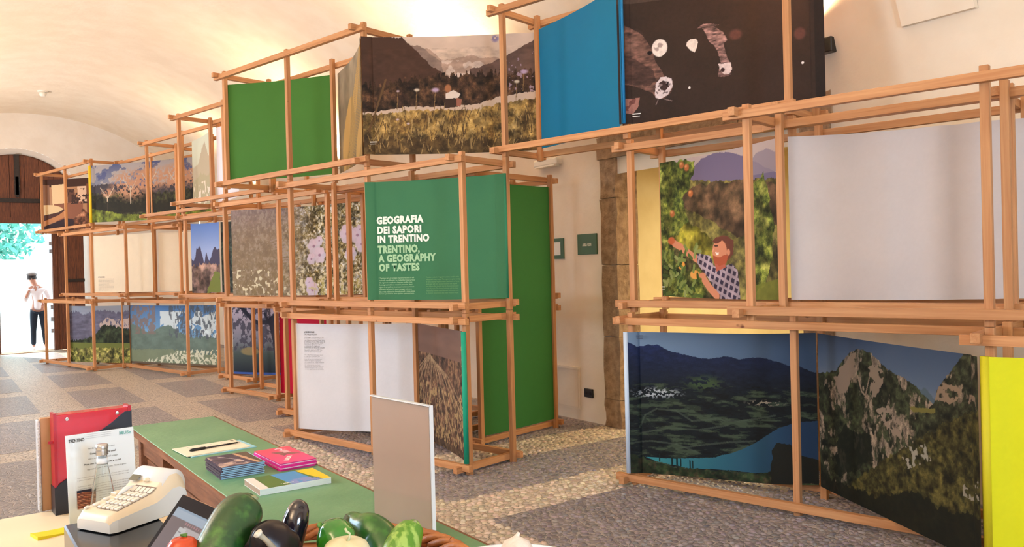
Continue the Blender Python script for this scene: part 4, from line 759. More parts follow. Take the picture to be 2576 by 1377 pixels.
for k, (t, wd, m) in enumerate((('GEOGRAFIA', .445, white_l), ('DEI SAPORI', .418, white_l), ('IN TRENTINO', .49, white_l), ('TRENTINO,', .40, pale_l), ('A GEOGRAPHY', .545, pale_l), ('OF TASTES', .387, pale_l))):
    x0 = [948, 950, 950.5, 951, 952.5, 954][k]; u, v = [(0.072, 0.363), (0.076, 0.446), (0.076, 0.523), (0.075, 0.608), (0.078, 0.686), (0.081, 0.763)][k]
    words(o, L, h, u, v + (.016 if t[-1] == ',' else 0), wd, .084 if t[-1] == ',' else .068, t, m, .0056, y=-.004)
BI = ['Il Trentino e terra di montagne imponenti ma anche di valli', 'fondovalle e profili sottili. La grande diversita geografica', 'della regione ha contribuito a disegnare una fitta trama', 'di paesaggi agricoli. Sono vocazioni particolari, che si', 'reggono su un equilibrio che per essere mantenuto, richiede', "l'intervento dell'uomo. Da questo paesaggio coltivato e", 'dalla stretta relazione tra elementi naturali e azione umana', 'derivano i prodotti che danno tipicita a questo territorio.']
BE = ['Trentino is a land of rugged mountains, but also wide', 'valleys and sharp slopes. The region is a great variety', 'of lands that has helped create a patchwork of farms. It', 'landscape, with very special vocations that depend', 'on a balance that must be kept by the experience and', 'work of people. This farmed landscape and the close', 'relationship between natural elements and human work', 'is shown in the products that make this land unique.']
for k, t in enumerate(BI): u, v = (0.078, 0.829); words(o, L, h, u, v + k * .0188, .335 * len(t) / 59, .0165, t, pale_l, .0008, y=-.004)
for k, t in enumerate(BE): u, v = (0.428, 0.829); words(o, L, h, u, v + k * .0188, .335 * len(t) / 59, .0165, t, mat('dim_green_lettering', (110, 160, 100), .7) if k == 0 else bpy.data.materials['dim_green_lettering'], y=-.004)
banner('E', 'tall plain green banner across both deep frames by the wall', plain((50, 108, 48)), 70, 1.0, wave=.01)

# ------------------------------------------------------------------ green table
gtop = mat('green_tabletop', (92, 136, 96), 0.42, (106, 146, 104), 4, bump=0.15, bscale=30, spec=0.5)
twood = mat('table_wood', (140, 88, 56), 0.6, (112, 68, 42), 5, stretch=(10, 1, 10), bump=0.2, bscale=20)
t = thing('long_table', 'long low table with a green top and brown wooden apron', 'table', (1.14, 3.35, 0))
ty0, ty1 = -1.75, 1.72
put('tabletop', MB().box(-0.235, 0.235, ty0, ty1, 0.722, 0.75).mesh('t', bevel=0.003), gtop, t)
put('edge_strip', MB().box(-0.245, -0.235, ty0, ty1, 0.72, 0.748), twood, t); put('edge_strip', MB().box(0.235, 0.245, ty0, ty1, 0.72, 0.748), twood, t)
put('apron', MB().box(-0.185, -0.165, ty0 + .05, ty1 - .05, 0.60, 0.722), twood, t); put('apron', MB().box(0.165, 0.185, ty0 + .05, ty1 - .05, 0.60, 0.722), twood, t)
put('stretcher', MB().box(-0.165, -0.135, ty0 + .1, ty1 - .1, 0.50, 0.57), twood, t)
for y in (-1.2, -0.15, 0.9): put('cross_batten', MB().box(-0.235, 0.235, y, y + 0.05, 0.655, 0.722), twood, t)
for x in (-0.2, 0.155):
    for y in (ty0 + 0.06, -0.15, ty1 - 0.11): put('leg', MB().box(x, x + 0.045, y, y + 0.05, 0, 0.72).mesh('l', bevel=0.003), twood, t)

# things on the green table
def sheet_stack(name, label, cat, loc, yaw, w, d, hgt, nlay, cover, pages, fn=None, group=None, curl=0.004):
    pass
paperw = mat('paper', (232, 230, 226), 0.7); padm = mat('pad_paper', (226, 206, 176), 0.7); padb = mat('pad_blue_edge', (150, 196, 204), 0.6); inkm = mat('ink', (60, 58, 60), 0.6)
t = thing('notepad', 'cream notepad of thin sheets under the ballpoint pen', 'notepad', (1.115, 4.11, 0.75), (0, 0, R(4)))
put('lower_sheets', MB().box(-0.15, 0.165, -0.12, 0.10, 0, 0.004), padb, t)
put('upper_sheet', MB().box(-0.165, 0.14, -0.11, 0.115, 0.004, 0.008), padm, t)
for k in range(4): put('ruled_line', MB().box(-0.10 + k * 0.055, -0.098 + k * 0.055, 0.04, 0.10, 0.008, 0.0085), lgrey_l, t)
put('logo', fit_text(text_mesh('S', .03, .001), .02, .03), inkm, t, (0.11, 0.07, 0.0087))
t = thing('ballpoint_pen', 'black ballpoint pen with its cap lying on the notepad', 'pen', (1.115, 4.10, 0.7635), (0, 0, R(8)))
put('barrel', MB().tube([(-0.05, 0, 0), (0.115, 0, 0)], [0.0042, 0.0036], 10).mesh('p', smooth=True), black_m, t)
put('cap', MB().tube([(-0.125, 0, 0.001), (-0.11, 0, 0.001), (-0.05, 0, 0.001), (-0.045, 0, 0.001)], [0.004, 0.0075, 0.0065, 0.004], 10).mesh('p', smooth=True), black_m, t)
put('cap_clip', MB().box(-0.12, -0.07, 0.006, 0.0085, -0.002, 0.003), black_m, t)
put('tip', MB().tube([(0.115, 0, 0), (0.128, 0, 0)], [0.0034, 0.001], 8), mat('pen_tip', (200, 196, 190), 0.3, metal=0.8), t)

def booklet_mesh(w, d, h, bulge=0.0, seed=0):
    mb = MB(); n = 8; r = random.Random(seed)
    for i in range(n + 1):
        u = i / n; x = -w / 2 + w * u; lift = bulge * math.sin(u * math.pi) 
        for (y, z) in ((-d / 2, 0), (-d / 2, h + lift), (d / 2, h + lift * .6), (d / 2, 0)): mb.v.append((x, y, z))
    for i in range(n):
        a = i * 4; b = a + 4
        mb.f += [(a, b, b + 1, a + 1), (a + 1, b + 1, b + 2, a + 2), (a + 2, b + 2, b + 3, a + 3), (a + 3, b + 3, b, a)]
    mb.f += [(0, 1, 2, 3), (n * 4 + 3, n * 4 + 2, n * 4 + 1, n * 4)]
    return mb
def cover_print(P):
    P.col(np.ones_like(P.U), (66, 52, 74)); n = P.fbm(5, 5, 4, 3); P.col(n > .55, (150, 124, 120)); P.col(n > .64, (190, 160, 140)); P.col(n < .36, (40, 30, 50)); P.col(P.poly([(.62, 0), (.7, 0), (.82, .5), (.95, 1), (.86, 1), (.72, .5)]), (196, 150, 112)); P.col(P.poly([(.7, 0), (1, 0), (1, 1), (.95, 1), (.84, .5)]), (84, 66, 52)); P.line([(.25, .1), (.6, .6), (.66, .9)], .006, (200, 190, 190))
def pink_print(P):
    P.grad([(0, (232, 74, 100)), (1, (226, 62, 130))]); P.col(P.poly([(.3, .25), (.62, .3), (.95, .55), (.6, .5), (.45, .55)], .03), (140, 84, 84)); P.col(P.poly([(.5, .05), (.8, .1), (.8, .4), (.6, .4)], .12) * (P.fbm(20, 20, 3, 2) > .48), (236, 170, 176)); P.line([(.55, .1), (.62, .05), (.7, .12), (.64, .2)], .012, (250, 210, 220))
def tri_print(P):
    P.col(np.ones_like(P.U), (72, 108, 46)); P.col(P.poly([(.36, 0), (.72, 0), (.8, 1), (.44, 1)]), (64, 138, 190)); P.col(P.poly([(.72, -.1), (1.1, -.1), (1.1, 1.1), (.92, 1.1), (.8, .5)]), (238, 196, 20)); P.col(P.ell(.66, .9, .22, .28, .3) * (P.fbm(16, 16, 3, 2) > .4), (126, 136, 186)); P.col(P.U < .12, (236, 214, 200))
pr = attr_mat('cover_print', rough=0.32, spec=0.5)
def top_print(fn, w, d, n=90):
    P = Paint(n, int(n * d / w), w / d); fn(P); me = grid_mesh(P, w, d); 
    return me
pg_blue = mat('booklet_page_edges', (170, 206, 228), 0.6, (120, 160, 196), 60, stretch=(.2, .2, 40)); dkc = mat('dark_cover', (70, 54, 66), 0.5)
pinkc = mat('pink_cover', (226, 40, 150), 0.4); bookw = mat('book_pages', (226, 234, 232), 0.6, (206, 216, 214), 60, stretch=(.2, .2, 60)); brownp = mat('page_block_side', (150, 116, 96), 0.7, (176, 150, 126), 50, stretch=(.2, .2, 60))
rr = random.Random(3); z = 0.75
for k in range(7):
    h = 0.0072; x = 1.058 + rr.uniform(-.004, .004); y = 3.582 + rr.uniform(-.004, .004)
    ordi = ['bottom booklet of the dark stack with pale blue page edges', 'second dark booklet from the bottom of its stack', 'third dark booklet from the bottom of its stack', 'middle booklet of the seven dark stacked ones', 'third dark booklet from the top of its stack', 'second dark booklet from the top of its stack', 'topmost dark booklet with a purple and brown photo cover'][k]
    t = thing('booklet', ordi, 'booklet', (x, y, z), (0, 0, R(-1 + rr.uniform(-1.5, 1.5))), group='dark photo booklets on the green table')
    put('pages', booklet_mesh(0.182, 0.243, h * .7, 0.0, k).mesh('p'), pg_blue, t, (0, 0, h * .12)); put('cover', booklet_mesh(0.178, 0.246, h * .12, 0).mesh('c'), dkc, t, (-0.003, 0, h * .85)); put('cover', MB().box(-0.092, -0.089, -0.123, 0.123, 0, h * .95), dkc, t)
    if k == 6: put('cover_print', top_print(cover_print, 0.178, 0.246), pr, t, (-0.003, 0, h * 1.0), (R(-90), 0, 0))
    z += h
z = 0.75
for k in range(4):
    h = 0.0075
    ordi = ['bottom booklet of the pink stack', 'second pink booklet from the bottom of its stack', 'third pink booklet, just under the topmost', 'topmost pink booklet with a curled cover'][k]
    t = thing('booklet', ordi, 'booklet', (1.284 + rr.uniform(-.003, .003), 3.602 + rr.uniform(-.003, .003), z), (0, 0, R(1 + rr.uniform(-1.2, 1.2))), group='pink booklets on the green table')
    put('pages', MB().box(-0.08, 0.078, -0.165, 0.165, h * .2, h * .75), paperw if k % 2 else pinkc, t); put('cover', booklet_mesh(0.166, 0.336, h * .18, 0.001).mesh('c'), pinkc, t, (0, 0, h * .78)); put('cover', MB().box(-0.083, 0.083, -0.168, 0.168, 0, h * .18), pinkc, t)
    if k == 3: 
        put('cover_print', top_print(pink_print, 0.166, 0.336), pr, t, (0, 0, h * 1.06 + .001), (R(-90), 0, 0))
        put('lettering', fit_text(text_mesh('I SAPORI', .03, .001), .10, .022), white_l, t, (-.03, -.13, h * 1.06 + .0016), (0, 0, R(60)))
    z += h
t = thing('paperback_book', 'thick paperback with a green, blue and yellow cover', 'book', (1.155, 3.21, 0.75), (0, 0, R(-1)))
put('page_block', MB().box(-0.142, 0.142, -0.1, 0.1, 0.001, 0.022), bookw, t); put('page_side', MB().box(-0.1435, -0.142, -0.098, 0.1, 0.001, 0.021), brownp, t)
put('back_cover', MB().box(-0.144, 0.144, -0.102, 0.102, 0, 0.001), paperw, t); put('front_cover', MB().box(-0.144, 0.144, -0.102, 0.102, 0.022, 0.0235), paperw, t); put('spine', MB().box(-0.144, 0.144, -0.1035, -0.1015, 0, 0.0235).mesh('s', bevel=0.0006), bookw, t)
put('cover_print', top_print(tri_print, 0.286, 0.202, 120), pr, t, (0, 0, 0.0239), (R(-90), 0, 0)); put('lettering', fit_text(text_mesh('i sapori', .03, .001), .05, .016), white_l, t, (-.05, -.08, 0.0243))
# acrylic poster stand, seen from behind
acry = bpy.data.materials.new('acrylic'); acry.use_nodes = True; nt = acry.node_tree; nt.nodes.remove(nt.nodes['Principled BSDF'])
tb = nt.nodes.new('ShaderNodeBsdfTransparent'); tb.inputs[0].default_value = (0.97, 0.98, 0.98, 1); gb = nt.nodes.new('ShaderNodeBsdfGlossy'); gb.inputs['Roughness'].default_value = 0.08
mx = nt.nodes.new('ShaderNodeMixShader'); mx.inputs[0].default_value = 0.06; nt.links.new(tb.outputs[0], mx.inputs[1]); nt.links.new(gb.outputs[0], mx.inputs[2]); nt.links.new(mx.outputs[0], nt.nodes['Material Output'].inputs[0])
backp = mat('poster_back', (192, 160, 142), 0.35, (184, 152, 134), 2, spec=0.6)
p0 = Vector((1.203, 2.519, 0.75)); p1 = Vector((1.241, 2.178, 0.75)); sl = (p1 - p0).length; yawS = math.atan2((p1 - p0).y, (p1 - p0).x)
t = thing('poster_stand', 'upright acrylic stand holding a beige backed poster on the table', 'stand', p0, (0, 0, yawS))
put('poster_sheet', MB().box(0.003, sl - 0.014, 0.0, 0.002, 0.02, 0.428), backp, t); put('front_pane', MB().box(0, sl, -0.006, -0.003, 0.004, 0.432).mesh('a', bevel=0.0008), acry, t); put('back_pane', MB().box(0, sl, 0.004, 0.006, 0.004, 0.432).mesh('a', bevel=0.0008), acry, t)
put('edge_bead', MB().box(sl - 0.004, sl + 0.001, -0.006, 0.006, 0.004, 0.434), mat('acrylic_edge', (226, 222, 220), 0.2), t); put('edge_bead', MB().box(0, sl, -0.006, 0.006, 0.431, 0.435), bpy.data.materials['acrylic_edge'], t); put('foot', MB().box(0, sl, -0.06, 0.06, 0, 0.004), acry, t)

# ------------------------------------------------------------------ reception desk
deskm = mat('desk_laminate', (236, 214, 176), 0.45, (230, 206, 168), 3)
t = thing('reception_desk', 'cream laminate reception desk at the lower left', 'desk', (-0.15, 2.1, 0))
put('desktop', MB().box(-0.75, 0.73, -0.76, 0.77, 0.86, 0.89).mesh('d', bevel=0.004), deskm, t); put('front_panel', MB().box(-0.72, 0.70, 0.70, 0.72, 0, 0.86), deskm, t); put('side_panel', MB().box(0.66, 0.68, -0.7, 0.69, 0, 0.86), deskm, t); put('side_panel', MB().box(-0.72, -0.70, -0.7, 0.69, 0, 0.86), deskm, t)
t = thing('counter', 'raised counter in front carrying the vegetable basket and white plate', 'counter', (0.5, 0.94, 0))
put('countertop', MB().box(-0.6, 0.6, -0.39, 0.39, 0.97, 1.0).mesh('d', bevel=0.004), deskm, t); put('counter_body', MB().box(-0.58, 0.58, -0.37, 0.37, 0, 0.97), deskm, t)
# box file with papers behind
redm = mat('red_plastic', (196, 22, 44), 0.22, spec=0.6, coat=0.3); red2 = mat('red_edge', (170, 14, 34), 0.3); navy = mat('dark_card', (24, 24, 34), 0.35)
t = thing('box_file', 'glossy red box file with black corners standing upright', 'box file', (0.294, 2.80, 0.89), (0, 0, R(3.5))); t.scale = (.94, 1, .97)
put('file_body', MB().box(0.0, 0.225, 0.0, 0.055, 0.0, 0.31).mesh('f', bevel=0.002), redm, t); put('file_edge', MB().box(-0.004, 0.004, -0.003, 0.055, 0.0, 0.315), red2, t); put('file_edge', MB().box(0.218, 0.228, -0.003, 0.055, 0.02, 0.315), red2, t)
cv = [(-.003, 0.0), (0.229, 0.0), (0.229, 0.30)] + [(0.228 - 0.02 * k / 4, 0.297) for k in range(1, 5)] + [(0.195, 0.288), (0.17, 0.268), (0.14, 0.25), (0.115, 0.24)] + [(0.10, 0.20), (0.07, 0.135), (0.05, 0.115), (0.028, 0.108), (0.010, 0.098), (-.003, 0.085)]
put('black_sleeve', MB().prism(cv, -0.005, -0.001, 1), navy, t); put('black_sleeve_side', MB().box(-0.006, -0.003, -0.005, 0.058, 0, 0.085), navy, t)
for x in (0.035, 0.185):
    put('rivet', MB().lathe([(0.006, 0), (0.0055, 0.002), (0.003, 0.0025), (0.0025, 0.001)], 14).mesh('r'), mat('chrome', (210, 208, 205), 0.2, metal=0.9) if 'chrome' not in bpy.data.materials else bpy.data.materials['chrome'], t, (x, -0.001, 0.295), (R(90), 0, 0))
put('pull_tab', MB().box(-0.018, 0.0, 0.01, 0.02, 0.222, 0.229), red2, t)
t = thing('cardboard_folder', 'brown cardboard folder in bubble wrap behind the red box file', 'folder', (0.262, 2.87, 0.89), (0, 0, R(3.5)))
put('card', MB().box(0.0, 0.22, 0.005, 0.03, 0, 0.285).mesh('c', bevel=0.002), mat('cardboard', (186, 140, 100), 0.8), t); put('wrap', MB().box(-0.008, 0.0, 0.0, 0.034, 0, 0.28).mesh('c', bevel=0.002), mat('bubble_wrap', (214, 206, 200), 0.3, bump=1.0, bscale=160), t)
# printed sheet leaning in a clear holder
t = thing('printed_sheet', 'white printed notice headed TRENTINO leaning against the box file', 'sheet', (0.305, 2.62, 0.89), (R(-5), 0, R(6))); t.scale = (.90, 1, .90)
put('paper', MB().box(0, 0.205, 0.0, 0.0015, 0.0, 0.292), mat('notice_paper', (250, 252, 255), 0.6), t); put('clear_sleeve', MB().box(-0.002, 0.207, -0.003, -0.0015, 0.0, 0.294), acry, t)
def onsheet(txt, x, z, w, h, m=inkm, bold=0): put('lettering', fit_text(text_mesh(txt, .02, bold), w, h), m, t, (x, -0.0036, z), (R(90), 0, 0))
onsheet('TRENTINO', .008, .268, .046, .011, inkm, .0006); onsheet('MUSe', .160, .272, .036, .011, mat('teal_lettering', (120, 176, 170), .6), .0004)
for k, (tx, x, w, b) in enumerate((('Vieni alla tua colazione? Mente in gioco', .062, .082, 0), ('Conosci davvero che cosa?', .068, .078, .0006), ('vieni a scoprire il mondo dell ortaggio', .062, .09, 0), ('Passa una giornata tra frutta e giochi!', .05, .11, .0006), ('ingresso libero con colazione. Mente in gioco', .058, .118, 0))):
    onsheet(tx, x, .238 - k * .0165, w, .0065, inkm, b)
for k in range(3): onsheet('la mostra racconta il territorio e i suoi sapori attraverso', .055, .279 - .006 * k if k < 2 else .285, .08, .0035, lgrey_l)
for k in range(6): onsheet('il percorso della mostra unisce natura, cultura e cibo del luogo', .028, .150 - .0075 * k - (.012 if k > 1 else 0), .155, .0045, lgrey_l)
for k in range(6): onsheet('laboratori e giochi per famiglie', .085 + .0, .100 - .0075 * k, .098, .0045, lgrey_l)
def carrots(P):
    P.col(np.ones_like(P.U), (90, 48, 40)); P.col(P.V < .14, (34, 30, 50))
    for k in range(12): P.line([(0, .16 + .075 * k), (.5, .13 + .078 * k), (1.05, .2 + .072 * k)], .016, ((186, 120, 90), (150, 84, 60), (206, 150, 120))[k % 3])
P = Paint(60, 80, .75); carrots(P); put('photo', grid_mesh(P, .044, .058), pr, t, (.046, -.004, .085))
# glass bottle
t = thing('glass_bottle', 'clear glass bottle with a silver screw cap before the notice', 'bottle', (0.375, 2.50, 0.89))
prof = [(0.001, 0.0), (0.033, 0.0), (0.036, 0.006), (0.036, 0.055), (0.034, 0.08), (0.026, 0.13), (0.0175, 0.18), (0.0135, 0.205), (0.013, 0.232)]
inn = [(0.0115, 0.232), (0.012, 0.205), (0.0155, 0.18), (0.0235, 0.13), (0.0315, 0.08), (0.0335, 0.055), (0.0335, 0.008), (0.001, 0.006)]
glass = mat('clear_glass', (246, 250, 250), 0.02, trans=1.0); glass.node_tree.nodes['Principled BSDF'].inputs['IOR'].default_value = 1.45
put('glass', MB().lathe(prof + inn, 32).mesh('g', smooth=True), glass, t)
put('screw_cap', MB().lathe([(0.0155, 0.222), (0.0165, 0.224), (0.0145, 0.228), (0.0165, 0.232), (0.0145, 0.236), (0.0160, 0.241), (0.0158, 0.250), (0.012, 0.252)], 28).mesh('c', smooth=True), mat('silver_cap', (206, 206, 208), 0.25, metal=0.9), t)
put('neck_label', MB().lathe([(0.0146, 0.196), (0.0140, 0.214)], 28).mesh('c', smooth=True), mat('clear_label', (226, 230, 234), 0.4), t)
# yellow sticky notes
t = thing('sticky_notes', 'small pad of yellow sticky notes curling on the desk', 'notes', (0.258, 2.60, 0.89), (0, 0, R(12)))
mb = MB(); n = 10
for i in range(n + 1):
    u = i / n; x = -0.045 + 0.09 * u; zz = 0.004 + 0.006 * (1 - u) ** 2
    for y, q in ((-0.03, 0), (-0.03, zz), (0.03, zz * .8), (0.03, 0)): mb.v.append((x, y, q))
for i in range(n):
    a = i * 4; b = a + 4; mb.f += [(a, b, b + 1, a + 1), (a + 1, b + 1, b + 2, a + 2), (a + 2, b + 2, b + 3, a + 3), (a + 3, b + 3, b, a)]
mb.f += [(0, 1, 2, 3), (n * 4 + 3, n * 4 + 2, n * 4 + 1, n * 4)]
put('note_pad', mb.mesh('n'), mat('yellow_note', (222, 206, 24), 0.6), t)
# cash drawer and register
glossb = mat('gloss_black', (16, 17, 22), 0.2, spec=0.4)
t = thing('till_drawer', 'glossy black cash drawer under the register', 'drawer', (0.25, 2.26, 0.89))
put('drawer_case', MB().box(0, 0.20, -0.46, 0, 0, 0.11).mesh('d', bevel=0.004), glossb, t); put('drawer_front', MB().box(0.01, 0.19, -0.468, -0.46, 0.012, 0.095).mesh('d', bevel=0.003), black_m, t); put('drawer_lock', MB().lathe([(0.012, 0), (0.012, 0.006)], 16), bpy.data.materials['chrome'], t, (0.1, -0.468, 0.05), (R(90), 0, 0))
regm = mat('register_plastic', (226, 208, 180), 0.38, (220, 202, 172), 3, spec=0.5); regw = mat('register_white', (228, 226, 222), 0.35, spec=0.5); greyk = mat('key_gap', (120, 100, 84), 0.6); keym = mat('keys', (226, 216, 200), 0.4)
ryaw = R(28)
t = thing('cash_register', 'small beige cash register with rows of keys and a printer hump', 'cash register', (0.330, 2.088, 1.0), (0, 0, ryaw)); t.scale = (.68, .76, .80)
LL = 0.335; WW = 0.175
def topz(u):   # profile along the length: low keypad, rising to the printer hump
    return np.interp(u, [0, .03, .08, .55, .66, .76, .86, .94, 1.0], [.035, .052, .058, .082, .105, .135, .135, .11, .055])
mb = MB(); nu = 40; nv = 12
for i in range(nu + 1):
    u = i / nu; x = LL * u; zt = float(topz(u)); pin = 0.012 * (max(0, .08 - u) / .08) + 0.01 * max(0, (u - .94) / .06)
    for j in range(nv + 1):
        v = j / nv; y = pin + (WW - 2 * pin) * v; edge = min(v, 1 - v); rz = min(1, edge / .10); r = math.sqrt(max(0, 1 - (1 - rz) ** 2)); mb.v.append((x, y, 0.02 + (zt - .02) * (.55 + .45 * r)))
for i in range(nu):
    for j in range(nv): a = i * (nv + 1) + j; mb.f.append((a, a + nv + 1, a + nv + 2, a + 1))
put('casing', mb.mesh('casing', smooth=True), regm, t)
sk = MB()
for i in range(nu):
    for y, j in ((0, 0), (WW, nv)):
        a = mb.v[i * (nv + 1) + j]; b = mb.v[(i + 1) * (nv + 1) + j]; sk.add([a, b, (b[0], b[1], .004), (a[0], a[1], .004)], [(0, 1, 2, 3)])
for i in (0, nu):
    for j in range(nv): a = mb.v[i * (nv + 1) + j]; b = mb.v[i * (nv + 1) + j + 1]; sk.add([a, b, (b[0], b[1], .004), (a[0], a[1], .004)], [(0, 1, 2, 3)])
put('side_skirt', sk.mesh('skirt'), regw, t); put('base_plate', MB().box(0.01, LL - .01, 0.01, WW - .01, 0, 0.006), black_m, t)
def tz(x): return float(topz(x / LL))
for c in range(5):
    x0 = 0.040 + c * 0.034
    kw = put('key_well', MB().add([(x0 - .002, .018, tz(x0) + .0006), (x0 + .029, .018, tz(x0 + .029) + .0006), (x0 + .029, .118, tz(x0 + .029) + .0006), (x0 - .002, .118, tz(x0) + .0006)], [(0, 1, 2, 3)]), greyk, t)
    for r in range(5):
        y0 = 0.024 + r * 0.0195; zz = tz(x0 + .011); an = -math.atan2(tz(x0 + .022) - tz(x0), .022)
        put('key', MB().box(-.0125, .0125, -.0078, .0078, -.002, .0065).mesh('k', bevel=0.0015) if '_key' not in globals() else _key, keym, kw, (x0 + .0135, y0 + .006, zz), (0, an, 0))
        if '_key' not in globals(): _key = [o for o in kw.children if o.name.startswith('key') and 'well' not in o.name][0].data
for x, y, a, b in ((0.028, 0.15, .008, .005), (0.055, 0.138, .010, .008), (0.10, 0.142, .010, .007)):
    put('function_switch', MB().box(-a, a, -b, b, -.002, .006).mesh('s', bevel=0.002), keym, t, (x, y, tz(x) + .001), (0, -.12, 0))
put('key_lock', MB().lathe([(0.011, 0), (0.013, .004), (0.009, .010), (0.002, .011)], 20).mesh('k', smooth=True), regm, t, (0.222, 0.085, tz(.222) + .0)); put('display', MB().add([(0.206, 0.118, tz(.206) + .012), (0.206, 0.158, tz(.206) + .012), (.228, .158, tz(.228) + .010), (.228, .118, tz(.228) + .010)], [(0, 1, 2, 3)]), mat('display_glass', (66, 70, 60), 0.15), t)
put('printer_cover', MB().tube([(0.272, 0.012, 0.085), (0.272, WW - .012, 0.085)], [.054, .054], 28).mesh('c', smooth=True, bevel=0), regw, t); put('paper_window', MB().box(0.13, 0.20, 0.13, 0.16, tz(.16) - .006, tz(.16) + .006).mesh('p', bevel=0.003), regm, t); put('paper_curl', MB().tube([(0.12, .118, tz(.12) + .004), (.16, .122, tz(.16) + .012), (.195, .118, tz(.195) + .006)], [.002, .008, .002], 10).mesh('c', smooth=True), paperw, t)
# green bag behind
t = thing('green_bag', 'folded dark green plastic bag between register and tablet', 'bag', (0.50, 1.93, 0.89))
bm = bmesh.new(); bmesh.ops.create_icosphere(bm, subdivisions=4, radius=0.05); rs = np.random.RandomState(2)
for v in bm.verts: v.co = Vector((v.co.x * .95, v.co.y * 2.4, (v.co.z + .05) * 1.25 if v.co.z > -.045 else 0)) * (1 + .10 * math.sin(v.co.x * 160 + v.co.y * 60) * math.cos(v.co.z * 120))
me = bpy.data.meshes.new('bag'); bm.to_mesh(me); bm.free(); me.polygons.foreach_set('use_smooth', [True] * len(me.polygons)); put('bag_body', me, mat('green_film', (14, 66, 26), 0.15, (30, 104, 40), 30, spec=0.7), t); put('bag_knot', MB().tube([(0, -.09, .10), (0.01, -.1, .125), (.02, -.09, .14)], [.014, .007, .014], 10).mesh('k', smooth=True), bpy.data.materials['green_film'], t)
# tablet on a stand
P0 = Vector((0.434, 1.849, 1.13)); E1 = Vector((0.161, -0.987, 0)).normalized(); th = R(50); D2 = Vector((-0.987 * math.cos(th), -0.161 * math.cos(th), -math.sin(th))).normalized(); NN = E1.cross(D2).normalized()
if NN.z < 0: NN = -NN
t = thing('tablet_computer', 'black tablet on a stand showing a web page', 'tablet', P0)
Mt = Matrix((( E1.x, -D2.x, NN.x), (E1.y, -D2.y, NN.y), (E1.z, -D2.z, NN.z))); t.rotation_euler = Mt.to_euler()
put('tablet_body', MB().box(0, 0.26, -0.20, 0, -0.009, 0).mesh('t', bevel=0.003), mat('tablet_back', (150, 110, 84), 0.3, metal=0.3), t); put('glass_front', MB().box(0.002, 0.258, -0.198, -0.002, -0.001, 0.001), mat('tablet_bezel', (36, 28, 24), .7, spec=.05), t)
def page(P):
    P.col(np.ones_like(P.U), (122, 82, 66)); P.col(P.V < .13, (190, 204, 220)); P.col(P.V < .03, (160, 184, 206)); P.col((P.V > .20) * (P.V < .27) * (P.U > .34), (214, 196, 190)); P.col((P.U > .26) * (P.U < .40) * (P.V > .22) * (P.V < .92), (232, 226, 220)); P.col((P.U > .26) * (P.U < .40) * (P.V > .52) * (P.V < .62), (226, 130, 214))
    for k in range(6): P.col((P.U > .28) * (P.U < .34) * (np.abs(P.V - .28 - k * .1) < .01), (130, 110, 110))
    P.col((P.U > .42) * (P.V > .34), (88, 66, 58)); P.col((P.V > .14) * (P.V < .17) * (P.U > .3) * (np.sin(P.U * 140) > .2), (200, 120, 120))
P = Paint(130, 90, 1.45); page(P); sm = attr_mat('screen', rough=.5, spec=.1); b = sm.node_tree.nodes['Principled BSDF']; a = [n for n in sm.node_tree.nodes if n.type == 'ATTRIBUTE'][0]; sm.node_tree.links.new(a.outputs['Color'], b.inputs['Emission Color']); b.inputs['Emission Strength'].default_value = .55; sm.node_tree.links.remove(b.inputs['Base Color'].links[0]); b.inputs['Base Color'].default_value = (.02, .02, .02, 1)
put('screen', grid_mesh(P, .226, .156), sm, t, (.13, -.105, .0015), (R(-90), 0, 0))
put('stand_leg', MB().tube([(.13, -.05, -.009), (.13, -.10, -.10), (.13, -.16, -.115)], [.008, .008, .008], 8), black_m, t)

# ------------------------------------------------------------------ basket of vegetables and plate
def WP(*p): return Vector(p)
wick = mat('wicker', (176, 108, 52), 0.5, (142, 78, 34), 14, bump=0.3, bscale=60)
bc = Vector((0.432, 1.112, 1.0)); BRr = 0.232
t = thing('wicker_basket', 'round wicker basket full of vegetables', 'basket', bc)
rnd = random.Random(2)
for k in range(9):
    zz = 0.012 + 0.0175 * k; r = BRr - 0.05 + 0.05 * (k / 8) ** .7; pts = []; n = 96
    for i in range(n + 1):
        a = 2 * math.pi * i / n; w = 0.0045 * math.sin(a * 14 + (k % 2) * math.pi); pts.append(((r + w) * math.cos(a), (r + w) * math.sin(a), zz + .002 * math.sin(a * 5 + k)))
    put('woven_strand', MB().tube(pts, 0.0072, 7, cap=False).mesh('s', smooth=True), wick, t)
for i in range(28):
    a = 2 * math.pi * i / 28; put('stake', MB().tube([((BRr - .055) * math.cos(a), (BRr - .055) * math.sin(a), 0), ((BRr - .004) * math.cos(a), (BRr - .004) * math.sin(a), .155)], .004, 6), wick, t)
for q in range(4):
    pts = []; n = 120
    for i in range(n + 1):
        a = 2 * math.pi * i / n; ph = a * 12 + q * math.pi / 2; pts.append(((BRr + .009 * math.cos(ph)) * math.cos(a), (BRr + .009 * math.cos(ph)) * math.sin(a), .160 + .008 * math.sin(ph)))
    put('rim_strand', MB().tube(pts, .0062, 7, cap=False).mesh('s', smooth=True), wick, t)
put('basket_floor', MB().lathe([(0.001, 0.004), (BRr - .05, 0.004), (BRr - .05, 0.010), (.001, .010)], 40), wick, t)
